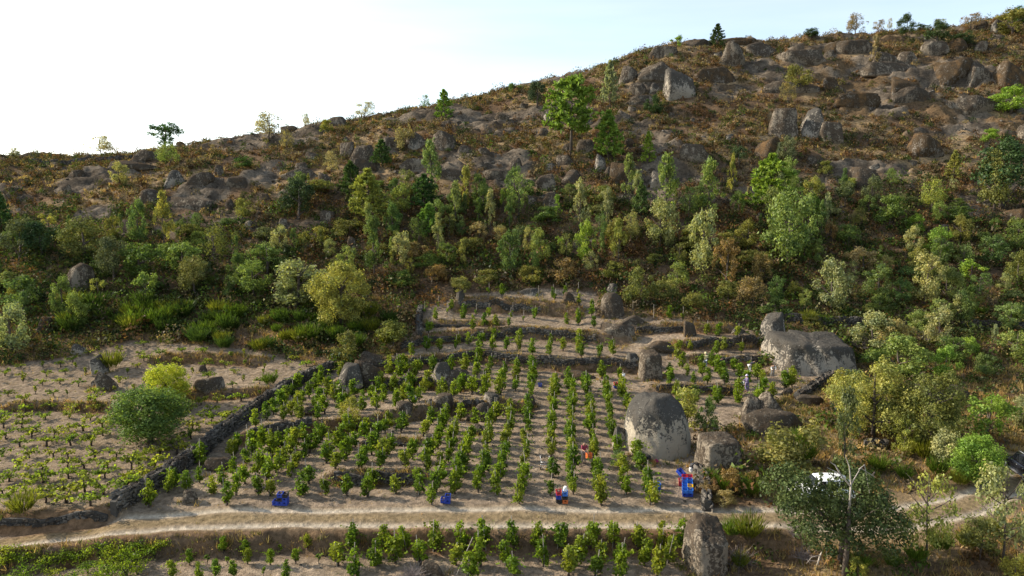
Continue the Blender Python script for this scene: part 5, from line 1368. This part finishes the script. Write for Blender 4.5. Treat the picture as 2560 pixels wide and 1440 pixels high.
# loose stones
X, Y = sample_ground(5200, 38, 195)
fld, rdx, wd, bb, rk, bk = masks(X, Y)
ok = (rdx > 2) & np.where(fld, (bk > 0.4) | (RNG.random(len(X)) < 0.4), (Y > 96) | (RNG.random(len(X)) < 0.3))
X, Y = X[ok], Y[ok]; Z = height(X, Y); parts = []
for x, y, z in zip(X, Y, Z):
    V, Fa = STONES[random.randrange(8)]; s = random.uniform(0.10, 0.5) * (1.5 if y > 100 else 0.55)
    a = random.uniform(0, 6.28); R2 = np.array([[math.cos(a), -math.sin(a), 0], [math.sin(a), math.cos(a), 0], [0, 0, 1]])
    parts.append(((V * [s, s * 0.8, s * 0.6]) @ R2.T + [x, y, z + s * 0.1], [Fa], 0))
add('loose_stones', make_mesh('loose_stones', parts, [M_STONE]), kind='stuff', label='loose stones scattered over slope and terraces', cat='stones')

# ------------------------------------------------------------------ harvest crates
CR = {n: simple('crate_' + n, c, 0.45, noise=0.12, scale=5) for n, c in dict(blue=(0.012, 0.045, 0.33), sky=(0.03, 0.15, 0.52), red=(0.45, 0.02, 0.03), orange=(0.55, 0.13, 0.03), black=(0.012, 0.012, 0.016), yellow=(0.65, 0.42, 0.02)).items()}
M_GRAPES = simple('crate_dark_grapes', (0.03, 0.02, 0.04), 0.6)  # near-black purple for the grapes filling the crates
def crate(x, y, z, col, label, w=0.34, d=0.52, h=0.27, yaw=0.0, tilt=0.0, group='harvest crates', full=False):
    t = 0.018; P = []
    root = add('crate', None, None, (x, y, z), label=label, cat='crate', group=group, rot=(tilt, 0, yaw))
    P = [box(0, 0, t, w, d, t)]
    for sx in (-1, 1):
        for zz in (0.2, 0.46, 0.72): P.append(box(sx * (w / 2 - t / 2), 0, h * zz, t, d - 2 * t, h * 0.19))
    for sy in (-1, 1):
        for zz in (0.2, 0.46): P.append(box(0, sy * (d / 2 - t / 2), h * zz, w, t, h * 0.19))
        for sx in (-1, 1): P.append(box(sx * w * 0.34, sy * (d / 2 - t / 2), h * 0.74, w * 0.3, t, h * 0.24))
    for sx in (-1, 1):
        for sy in (-1, 1): P.append(box(sx * (w / 2 - t), sy * (d / 2 - t), h / 2, t * 2.2, t * 2.2, h * 0.96))
    add('body', make_mesh('body', [(*join(P), 0)], [CR[col]]), root)
    R = [box(0, sy * (d / 2), h * 0.95, w + 0.03, 0.03, 0.035) for sy in (-1, 1)] + [box(sx * (w / 2), 0, h * 0.95, 0.03, d - 0.03, 0.034) for sx in (-1, 1)]
    add('rim', make_mesh('rim', [(*join(R), 0)], [CR[col]]), root)
    if full:
        rng = np.random.default_rng(int(abs(x * 100))); B = []
        c = np.stack([rng.uniform(-w * .4, w * .4, 60), rng.uniform(-d * .42, d * .42, 60), rng.uniform(h * .6, h * .9, 60)], -1)
        V, Q = leaf_quads(c, rng.normal(size=(60, 3)) + [0, 0, 1], 0.09, rng, 0.9)
        add('grapes', make_mesh('grapes', [(V, [Q], 0)], [M_GRAPES]), root)
    return root
def stack(px, py, cols, name, dx=0.0, dy=0.0, yaw=0.0, names=None, w=0.34, h=0.27, full_top=True):
    P = G(px, py); z = float(height(P[0] + dx, P[1] + dy + 0.26))
    z = max(z, P[2])
    for i, c in enumerate(cols):
        pos = 'only' if len(cols) == 1 else ('bottom' if i == 0 else 'top' if i == len(cols) - 1 else 'middle')
        cname = 'light blue' if c == 'sky' else c
        lab = f'single {cname} crate {name}' if pos == 'only' else f'{cname} crate at the {pos} of the {name}'
        crate(P[0] + dx, P[1] + dy + 0.26, z + i * h * 0.97, c, lab, w=w, h=h, yaw=yaw + random.uniform(-0.05, 0.05), full=full_top and i == len(cols) - 1)
stack(687, 1266, ['blue'], 'on the ground beside the near crate pile by the track')
stack(699, 1266, ['blue', 'black', 'blue'], 'first pillar of the wall-side pile')
stack(711, 1266, ['blue', 'blue', 'black'], 'vine-side pillar of the wall-side pile')
stack(1108, 1261, ['blue'], 'on the ground in the middle pile by the track', full_top=False)
stack(1119, 1261, ['blue', 'blue'], 'pair beneath a vine, middle track pile')
stack(1397, 1261, ['black', 'blue', 'red'], 'red-topped pillar on the track edge')
stack(1413, 1261, ['orange', 'black', 'sky'], 'pillar under the white sack')
P = G(1413, 1261); zt = max(float(height(P[0], P[1] + 0.26)), P[2]) + 3 * 0.27 * 0.97
me = rock_mesh('white_sack', 77, simple('white_cloth', (0.75, 0.74, 0.72), 0.8, noise=0.08), 3, planes=20, rough=0.03, taper=0.2)
add('white_sack', me, None, (P[0], P[1] + 0.26, zt + 0.09), label='bulging white sack on the light blue crate by the track', cat='sack', scale=(0.33, 0.36, 0.28))
stack(1646, 1230, ['blue', 'sky'], 'pair beside the last front vine')
stack(1024, 1000, ['blue'], 'tilted on the terrace beside its twin', yaw=0.3, full_top=False)
stack(1036, 1000, ['blue'], 'lying flat on the terrace near the low grey rock', yaw=-0.3, full_top=False)
stack(1350, 968, ['blue'], 'standing alone among the middle vine lines', full_top=False)
stack(1540, 972, ['blue', 'red'], 'red-on-blue pair between the upper vine lines')
P = G(1700, 1186); crate(P[0], P[1], P[2] + 0.05, 'blue', 'blue crate tipped up beside the heap of black bags', yaw=0.6, tilt=0.5, w=0.42)
# the long double row of crates
P0 = G(1721, 1243); wv = np.array([0.115, 0.52])
rowc = [('blue', 'blue'), ('sky', 'yellow'), ('sky', 'sky'), ('sky', 'sky'), ('red', 'red'), ('blue', 'blue')]
names = ['nearest the track', 'second from track', 'third from track', 'fourth from track', 'fifth from track', 'farthest from track']
for r, pair in enumerate(rowc):
    for s, c in enumerate(pair):
        x, y = P0[0] + wv[0] * r + (s - 0.5) * 0.37, P0[1] + 0.26 + wv[1] * r
        z = float(height(P0[0] + wv[0] * r, y))
        cn = 'light blue' if c == 'sky' else c
        sd = 'wall side' if s else 'vine side'
        crate(x, y, z, 'blue' if c in ('yellow', 'sky') else c, f'lower blue crate of the long row, {names[r]}, {sd}' if c != 'red' else f'lower red crate of the long row, {names[r]}, {sd}', w=0.35, h=0.24, yaw=-0.2)
        if r < 5:
            crate(x, y, z + 0.235, c if r else 'sky', f'upper {cn if r else "light blue"} crate of the long row, {names[r]}, {sd}', w=0.35, h=0.24, yaw=-0.2)
P = G(1704, 1216); crate(P[0], P[1] + 0.25, P[2], 'red', 'red crate standing against the long blue crate row', w=0.3, h=0.42, yaw=-0.2)

# bags, buckets, other gear
M_BLACK = simple('black_cloth', (0.02, 0.02, 0.025), 0.7); M_NAVY = simple('navy_cloth', (0.02, 0.022, 0.05), 0.8); M_WHITE = simple('white_plastic', (0.72, 0.72, 0.7), 0.4, noise=0.06); M_MAG = simple('magenta_cloth', (0.28, 0.02, 0.08), 0.8)
M_CAMO = simple('mottled_cloth', (0.10, 0.09, 0.06), 0.9, noise=0.8, scale=12); M_STEEL = simple('pale_metal', (0.6, 0.6, 0.6), 0.35, 0.6, noise=0.08); M_YEL = simple('yellow_paint', (0.6, 0.42, 0.03), 0.5); M_RUB = simple('rubber', (0.02, 0.02, 0.02), 0.8)
def bag(px, py, w, h, mat, label, seed):
    P = G(px, py)
    root = add('bag', None, None, P, label=label, cat='bag')
    add('body', rock_mesh('body', seed, mat, 3, planes=14, rough=0.06), root, scale=(w, w * 0.8, h))
    add('strap', make_mesh('strap', [(*tube([(-w * 0.3, -w * 0.2, h * 0.6), (-w * 0.2, -w * 0.45, h * 1.05), (w * 0.1, -w * 0.3, h * 0.95)], [0.02] * 3, 4), 0)], [mat], True), root)
bag(1736, 1172, 0.75, 0.5, M_BLACK, 'largest black bag of the heap against the dark boulder', 3)
bag(1746, 1184, 0.7, 0.45, M_NAVY, 'navy bag in front of the heap by the dark boulder', 4)
bag(1728, 1180, 0.35, 0.35, M_WHITE, 'small white bag at the edge of the black bag heap', 5)
bag(1742, 1192, 0.7, 0.4, M_CAMO, 'mottled cloth bundle below the black bags', 6)
bag(1748, 1165, 0.4, 0.4, M_WHITE, 'pale bundle squeezed between bags and boulder', 7)
bag(1694, 1142, 0.5, 0.5, M_NAVY, 'dark rucksack leaning on the giant domed boulder', 8)
bag(1641, 1157, 0.4, 0.3, M_MAG, 'magenta bag on the pebbles below the giant boulder', 9)
bag(1622, 1150, 0.4, 0.4, M_BLACK, 'small black bag on the pebbles below the giant boulder', 10)
def bucket(P, label, s=0.3, tilt=0.0):
    root = add('bucket', None, None, P, label=label, cat='bucket', rot=(tilt, 0, 0))
    z = np.array([0, 0.02, s, s, 0.04]); r = np.array([s * 0.01, s * 0.36, s * 0.48, s * 0.43, s * 0.3]); th = np.arange(14) / 14 * 6.283
    V = np.stack([r[:, None] * np.cos(th), r[:, None] * np.sin(th), np.repeat(z[:, None], 14, 1)], -1).reshape(-1, 3)
    i = np.arange(70).reshape(5, 14); q = np.stack([i[:-1], np.roll(i[:-1], -1, 1), np.roll(i[1:], -1, 1), i[1:]], -1).reshape(-1, 4)
    add('pail', make_mesh('pail', [(V, [q], 0)], [M_WHITE], True), root)
    a = np.linspace(0, math.pi, 7)
    add('handle', make_mesh('handle', [(*tube(np.stack([np.cos(a) * s * 0.48, np.zeros(7), s + np.sin(a) * s * 0.4], -1), [0.008] * 7, 4), 0)], [M_STEEL], True), root)
P = G(1558, 962); bucket((P[0], P[1], P[2] + 0.75), 'white bucket hanging on a vine stake in the upper rows', 0.36)
add('stake', make_mesh('stake', [(*tube([(0.0, 0.12, -0.1), (0, 0.12, 1.5)], [0.03, 0.025], 5), 0)], [M_STAKE]), None, P, label='wooden stake holding the hanging white bucket', cat='stake')
# metal frame trolley with a yellow handle
P = G(1362, 1174); T = []
for sx in (-0.3, 0.3):
    T += [tube([(sx, 0, 0.05), (sx * 0.9, 0.1, 0.5), (sx * 1.15, 0.15, 1.0)], [0.022] * 3, 5), tube([(sx, 0, 0.08), (sx, 0.5, 0.08)], [0.02] * 2, 5)]
for z in (0.15, 0.35, 0.55): T.append(tube([(-0.3, 0.06, z), (0.3, 0.06, z)], [0.018] * 2, 5))
root = add('hand_trolley', None, None, P, label='pale metal hand trolley with yellow bar standing between vine lines', cat='trolley')
add('frame', make_mesh('frame', [(*join(T), 0)], [M_STEEL], True), root)
add('bar', make_mesh('bar', [(*tube([(0.05, -0.2, 0.1), (0.55, -0.25, 0.12)], [0.05] * 2, 6), 0)], [M_YEL]), root)
for sx in (-0.32, 0.32):
    w = add('wheel', make_mesh('wheel', [(*tube([(sx - 0.03, 0, 0.12), (sx + 0.03, 0, 0.12)], [0.12] * 2, 12), 0)], [M_RUB]), root)
for px, py, h, lab in ((1582, 780, 1.4, 'bare stake beside the dark egg-shaped boulder'), (1634, 800, 1.9, 'tall thick stake above the upper right wall'), (1672, 795, 1.5, 'thin stake pair above the upper right wall'), (1725, 838, 1.4, 'grey stake in front of the square dark stone'), (1205, 985, 1.7, 'leaning cane beside the dark low rock'), (1140, 1440, 2.6, 'long pale cane leaning over the lowest field')):
    add('stake', make_mesh('stake', [(*tube([(0, 0, -0.1), (0.12 if 'lean' in lab else 0, 0, h)], [0.03, 0.025], 5), 0)], [M_STAKE]), None, G(px, py), label=lab, cat='stake', rot=(0, 0.35 if 'lean' in lab else 0, 0))

# ------------------------------------------------------------------ people
M_SKIN = simple('skin', (0.36, 0.2, 0.13), 0.6, noise=0.08); M_HAIR = simple('dark_hair', (0.02, 0.015, 0.012), 0.7)
def skin_mesh(name, verts, edges, radii, mat, levels=1):
    me = bpy.data.meshes.new(name); me.from_pydata(verts, edges, [])
    ob = bpy.data.objects.new(name, me); COL.objects.link(ob)
    sk = ob.modifiers.new('skin', 'SKIN'); sb = ob.modifiers.new('sub', 'SUBSURF'); sb.levels = levels; sb.render_levels = levels
    for v, r in zip(me.skin_vertices[0].data, radii):
        v.radius = (r, r) if not isinstance(r, tuple) else r
    me.skin_vertices[0].data[0].use_root = True
    dg = bpy.context.evaluated_depsgraph_get(); dg.update()
    out = bpy.data.meshes.new_from_object(ob.evaluated_get(dg))
    bpy.data.objects.remove(ob); bpy.data.meshes.remove(me)
    out.name = name; out.materials.clear(); out.materials.append(mat)
    for p in out.polygons: p.use_smooth = True
    return out
def person(P, yaw, label, shirt, trousers, bend=0.0, hat=None, dress=None, arms='down', scale=1.0, hair=True, long_sleeve=True):
    """x is the person's right, +y is forward."""
    rot = lambda v, o, a: (v[0], o[1] + (v[1] - o[1]) * math.cos(a) + (v[2] - o[2]) * math.sin(a), o[2] - (v[1] - o[1]) * math.sin(a) + (v[2] - o[2]) * math.cos(a))
    pel = (0, 0, 0.95)
    up = {k: rot(v, pel, bend) for k, v in dict(waist=(0, 0, 1.1), chest=(0, 0, 1.32), neck=(0, 0.01, 1.48), head=(0, 0.03, 1.56), crown=(0, 0.02, 1.70), sl=(-0.18, 0, 1.41), sr=(0.18, 0, 1.41), face=(0, 0.13, 1.60), capt=(0, 0.0, 1.72)).items()}
    V, E, R = [pel], [], [(0.15, 0.11)]
    def addv(p, r, parent): V.append(tuple(p)); R.append(r); E.append((parent, len(V) - 1)); return len(V) - 1
    w = addv(up['waist'], (0.14, 0.10), 0); c = addv(up['chest'], (0.17, 0.115), w); n = addv(up['neck'], 0.055, c); h = addv(up['head'], (0.075, 0.085), n); k = addv(up['crown'], (0.07, 0.08), h)
    addv(up['face'], 0.018, h)
    hands = []
    for s, sh in ((-1, up['sl']), (1, up['sr'])):
        if arms == 'down': el = (sh[0] + s * 0.06, sh[1] + 0.0, sh[2] - 0.29); ha = (el[0] + s * 0.01, el[1] + 0.08, el[2] - 0.25)
        else: el = (sh[0] + s * 0.05, sh[1] + 0.12, sh[2] - 0.26); ha = (el[0] - s * 0.08, el[1] + 0.24, el[2] - 0.02)
        a = addv(sh, 0.06, c); b = addv(el, 0.042, a); d = addv(ha, 0.032, b); hands.append((ha, el))
        dirv = unit(np.array(ha) - np.array(el)); side = unit(np.cross(dirv, [s, 0.2, 0.1]))
        pm = addv(np.array(ha) + dirv * 0.06, (0.035, 0.02), d)
        for f in range(4): 
            q = addv(np.array(ha) + dirv * (0.13 - 0.008 * abs(f - 1)) + side * (f - 1.5) * 0.02, 0.009, pm)
        addv(np.array(ha) + dirv * 0.07 + side * 0.055, 0.010, d)
    legs = []
    for s in (-1, 1):
        hp = (s * 0.1, 0, 0.88); kn = (s * 0.11, 0.04, 0.48); an = (s * 0.12, -0.01, 0.09); to = (s * 0.13, 0.15, 0.04)
        a = addv(hp, 0.085, 0); b = addv(kn, 0.06, a); d = addv(an, 0.042, b); addv(to, 0.035, d); legs.append((hp, kn, an, to))
    root = add('person', None, None, P, label=label, cat='person', rot=(0, 0, yaw), scale=(scale,) * 3)
    add('body', skin_mesh('body', V, E, R, M_SKIN), root)
    sv = [pel, up['waist'], up['chest'], up['sl'], up['sr']]; se = [(0, 1), (1, 2), (2, 3), (2, 4)]; sr_ = [(0.165, 0.13), (0.16, 0.12), (0.19, 0.135), 0.085, 0.085]
    for i, (ha, el) in enumerate(hands):
        sv.append(el); se.append((3 + i, len(sv) - 1)); sr_.append(0.058)
        if long_sleeve: sv.append(ha); se.append((len(sv) - 2, len(sv) - 1)); sr_.append(0.044)
    add('shirt', skin_mesh('shirt', sv, se, sr_, shirt), root)
    tv, te, tr = [pel], [], [(0.165, 0.125)]
    for hp, kn, an, to in legs:
        i0 = len(tv); tv += [hp, kn, an]; te += [(0, i0), (i0, i0 + 1), (i0 + 1, i0 + 2)]; tr += [0.1, 0.078, 0.06]
    add('trousers', skin_mesh('trousers', tv, te, tr, trousers), root)
    for hp, kn, an, to in legs:
        add('shoe', skin_mesh('shoe', [(an[0], an[1] - 0.03, 0.05), to], [(0, 1)], [0.055, 0.045], M_RUB), root)
    if dress:
        th = np.arange(14) / 14 * 6.283; zz = np.array([0.35, 0.7, 1.0, 1.15, 1.38]); rx = np.array([0.25, 0.23, 0.19, 0.17, 0.2]); ry = rx * 0.8
        V2 = np.stack([rx[:, None] * np.cos(th), ry[:, None] * np.sin(th), np.repeat(zz[:, None], 14, 1)], -1).reshape(-1, 3)
        i = np.arange(70).reshape(5, 14); q = np.stack([i[:-1], np.roll(i[:-1], -1, 1), np.roll(i[1:], -1, 1), i[1:]], -1).reshape(-1, 4)
        add('smock', make_mesh('smock', [(V2, [q], 0)], [dress], True), root)
    hd = np.array(up['crown']); ax = unit(np.array(up['crown']) - np.array(up['head']))
    if hat:
        pts = [hd - ax * 0.06, hd - ax * 0.055, hd - ax * 0.04, hd + ax * 0.06, hd + ax * 0.09]
        add('hat', make_mesh('hat', [(*tube(pts, [0.17, 0.175, 0.11, 0.095, 0.03], 12), 0)], [hat], True), root)
    elif hair:
        add('hair', skin_mesh('hair', [tuple(hd - ax * 0.06 + np.array([0, -0.03, 0])), tuple(hd + ax * 0.0)], [(0, 1)], [(0.088, 0.09), (0.08, 0.085)], M_HAIR), root)
    return root
M_SHIRTRED = simple('maroon_cloth', (0.26, 0.03, 0.06), 0.8, noise=0.1); M_GREYT = simple('grey_cloth', (0.28, 0.26, 0.24), 0.8); M_STRAWC = simple('pale_straw_cloth', (0.62, 0.55, 0.3), 0.8, noise=0.1)
M_JEAN = simple('denim', (0.03, 0.06, 0.16), 0.8); M_LIGHT = simple('off_white_cloth', (0.7, 0.68, 0.64), 0.8, noise=0.08); M_LAV = simple('lavender_cloth', (0.17, 0.14, 0.24), 0.8); M_MAUVE = simple('mauve_cloth', (0.5, 0.42, 0.55), 0.8); M_SILV = simple('pale_blue_cloth', (0.35, 0.4, 0.46), 0.8)
P = G(1459, 1158)
person(P, math.pi + 0.3, 'person in a maroon t-shirt between vine lines carrying an orange crate', M_SHIRTRED, M_GREYT, 0.15, arms='fwd', long_sleeve=False)
q = P + np.array([0.35, -0.42, 0.55]); crate(q[0], q[1], q[2], 'orange', 'orange crate carried by the person in maroon', w=0.4, d=0.3, h=0.42, yaw=0.4)
P = G(1867, 980)
person(P, math.pi / 2 + 0.15, 'person in a purple-grey smock and mauve hat holding a white bucket', M_LAV, M_LAV, 0.05, hat=M_MAUVE, dress=M_LAV, arms='fwd')
bucket((P[0] - 0.5, P[1] - 0.05, P[2] + 0.72), 'white bucket held by the person in the purple-grey smock', 0.34, 0.3)
P = G(1763, 921); person(P, -0.3, 'person in pale yellow shirt and straw hat standing by the terrace wall', M_STRAWC, M_SILV, 0.0, hat=M_STRAWC, arms='fwd')
P = G(1791, 928); person(P, -math.pi / 2, 'person in dark top and blue jeans bending over a vine', M_NAVY, M_JEAN, 1.0, arms='down')
P = G(1873, 934); person(P, -math.pi / 2 + 0.3, 'person in black top and white trousers bending into the vines', M_BLACK, M_LIGHT, 1.1, arms='down')
P = G(1931, 944); person(P, math.pi * 0.95, 'person in a white shirt seen from behind, stooping beneath the slab boulder', M_LIGHT, M_GREYT, 0.8, arms='fwd')

# ------------------------------------------------------------------ vehicles
M_GLASS = simple('tinted_window_glass', (0.015, 0.018, 0.022), 0.08, noise=0.05); M_PAINTB = simple('black_car_paint', (0.012, 0.013, 0.018), 0.2, noise=0.1); M_PAINTW = simple('white_car_paint', (0.78, 0.78, 0.76), 0.25, noise=0.05)
M_CHROME = simple('brushed_aluminium', (0.65, 0.65, 0.66), 0.3, 0.7, noise=0.05); M_LAMP = simple('lamp_glass', (0.5, 0.5, 0.48), 0.1); M_TAIL = simple('red_lamp_glass', (0.35, 0.01, 0.01), 0.15)
def loft(stations, nseg=14, p=3.2):
    """stations along y: (y, half width, z low, z high): rounded sections, capped."""
    th = (np.arange(nseg) + 0.5) / nseg * 6.283
    cx = np.sign(np.cos(th)) * np.abs(np.cos(th)) ** (2 / p); cz = np.sign(np.sin(th)) * np.abs(np.sin(th)) ** (2 / p)
    V = []
    for y, hw, a, b in stations:
        V.append(np.stack([cx * hw, np.full(nseg, y), (a + b) / 2 + cz * (b - a) / 2], -1))
    n = len(V); i = np.arange(n * nseg).reshape(n, nseg)
    q = np.stack([i[:-1], i[1:], np.roll(i[1:], -1, 1), np.roll(i[:-1], -1, 1)], -1).reshape(-1, 4)
    return np.concatenate(V), [q, i[:1], i[-1:, ::-1]]
def car(P, yaw, paint, label, rails=False, steps=False, hgt=1.75, Ln=4.6):
    root = add('parked_car', None, None, P, label=label, cat='car', rot=(0, 0, yaw))
    k = Ln / 4.6; W = 0.92
    body = [(-2.28, 0.70, 0.45, 0.80), (-2.2, 0.86, 0.36, 0.95), (-1.6, W, 0.30, 1.02), (0, W, 0.30, 1.03), (0.9, W, 0.30, 1.02), (1.6, 0.90, 0.32, 0.98), (2.1, 0.82, 0.38, 0.86), (2.28, 0.66, 0.46, 0.72)]
    add('body', make_mesh('body', [(*loft([(y * k, w, a, b) for y, w, a, b in body], 20, 5), 0)], [paint], True), root)
    cab = [(-2.12, 0.70, 0.95, 1.1), (-1.95, 0.74, 0.95, hgt - 0.12), (-1.5, 0.74, 0.95, hgt - 0.02), (-0.4, 0.75, 0.95, hgt), (0.35, 0.73, 0.95, hgt - 0.05), (1.05, 0.72, 0.95, 1.06)]
    add('roof', make_mesh('roof', [(*loft([(y * k, w, a, b) for y, w, a, b in cab], 20, 6), 0)], [paint], True), root)
    zl, zh = 1.05, hgt - 0.14
    for s in (-1, 1):
        for y0, y1, u0, u1 in ((-1.85, -1.05, -1.8, -1.1), (-0.98, -0.12, -0.98, -0.12), (-0.05, 0.8, -0.05, 0.32)):
            x0, x1 = s * 0.762, s * 0.70
            V = np.array([[x0, y0 * k, zl], [x0, y1 * k, zl], [x1 + s * 0.055, u1 * k, zh], [x1 + s * 0.055, u0 * k, zh], [x0 - s * 0.05, y0 * k, zl], [x0 - s * 0.05, y1 * k, zl], [x1, u1 * k, zh], [x1, u0 * k, zh]])
            add('window', make_mesh('window', [(V, [np.array([[0, 1, 2, 3], [4, 7, 6, 5], [0, 4, 5, 1], [1, 5, 6, 2], [2, 6, 7, 3], [3, 7, 4, 0]])], 0)], [M_GLASS]), root)
        for y in (-0.1, -1.0): add('door_handle', make_mesh('door_handle', [(*box(s * 0.925, (y - 0.12) * k, 0.9, 0.03, 0.16, 0.035), 0)], [M_CHROME]), root)
        for y in (0.82, -0.06, -1.02): add('door_seam', make_mesh('door_seam', [(*box(s * 0.914, y * k, 0.68, 0.014, 0.015, 0.6), 0)], [M_RUB]), root)
        add('mirror', make_mesh('mirror', [(*loft([(0.62 * k, 0.05, 1.05, 1.12), (0.7 * k, 0.09, 1.02, 1.2), (0.78 * k, 0.05, 1.05, 1.16)], 8), 0)], [paint], True), root, (s * 0.93, 0, 0))
        add('headlight', make_mesh('headlight', [(*box(s * 0.62, 2.14 * k, 0.72, 0.32, 0.12, 0.16), 0)], [M_LAMP]), root)
        add('tail_light', make_mesh('tail_light', [(*box(s * 0.74, -2.18 * k, 0.85, 0.16, 0.1, 0.28), 0)], [M_TAIL]), root)
        if rails: add('roof_rail', make_mesh('roof_rail', [(*tube([(s * 0.62, -1.6 * k, hgt - 0.02), (s * 0.62, -1.4 * k, hgt + 0.05), (s * 0.62, 0.0, hgt + 0.06), (s * 0.62, 0.25 * k, hgt)], [0.028] * 4, 6), 0)], [M_CHROME], True), root)
        if steps: add('side_step', make_mesh('side_step', [(*box(s * 0.96, -0.1 * k, 0.36, 0.14, 1.9 * k, 0.05), 0)], [M_CHROME]), root)
        for y in (-1.35, 1.42):
            wr = add('wheel', None, root, (s * 0.82, y * k, 0.36))
            add('tyre', make_mesh('tyre', [(*tube([(-0.12, 0, 0), (-0.1, 0, 0), (0.1, 0, 0), (0.12, 0, 0)], [0.3, 0.36, 0.36, 0.3], 20), 0)], [M_RUB], True), wr)
            SP = [tube([(s * 0.122, 0, 0), (s * 0.135, 0, 0)], [0.245, 0.23], 18)]
            add('rim', make_mesh('rim', [(*join(SP), 0)], [M_CHROME]), wr)
            add('hub', make_mesh('hub', [(*tube([(s * 0.136, 0, 0), (s * 0.15, 0, 0)], [0.1, 0.09], 10), 0)], [M_RUB]), wr)
    V = np.array([[-0.66, 0.98 * k, 1.08], [0.66, 0.98 * k, 1.08], [0.62, 0.42 * k, hgt - 0.12], [-0.62, 0.42 * k, hgt - 0.12]]) + [0, 0.05, 0.02]
    add('windscreen', make_mesh('windscreen', [(np.concatenate([V, V - [0, 0.05, 0.05]]), [np.array([[0, 1, 2, 3], [7, 6, 5, 4], [0, 4, 5, 1], [1, 5, 6, 2], [2, 6, 7, 3], [3, 7, 4, 0]])], 0)], [M_GLASS]), root)
    add('bumper', make_mesh('bumper', [(*box(0, 2.24 * k, 0.48, 1.5, 0.12, 0.16), 0)], [M_RUB]), root)
    add('grille', make_mesh('grille', [(*box(0, 2.22 * k, 0.7, 0.8, 0.1, 0.14), 0)], [M_RUB]), root)
    return root
a = G(2516, 1169); b = G(2560, 1207)
vy = unit(a - b); yaw = math.atan2(-vy[0], vy[1])
ctr = (a + b) / 2 + np.array([math.cos(yaw), math.sin(yaw), 0]) * 0.86
car((ctr[0], ctr[1], float(height(ctr[0], ctr[1])) + 0.0), yaw, M_PAINTB, 'black off-road car with silver side step parked at the edge of the trees', True, True)
P = G(2064, 1262)
car((P[0], P[1] + 0.9, P[2]), math.pi / 2, M_PAINTW, 'white car parked behind the dead-topped dark oak', hgt=1.7, Ln=4.2)

resolve_labels()
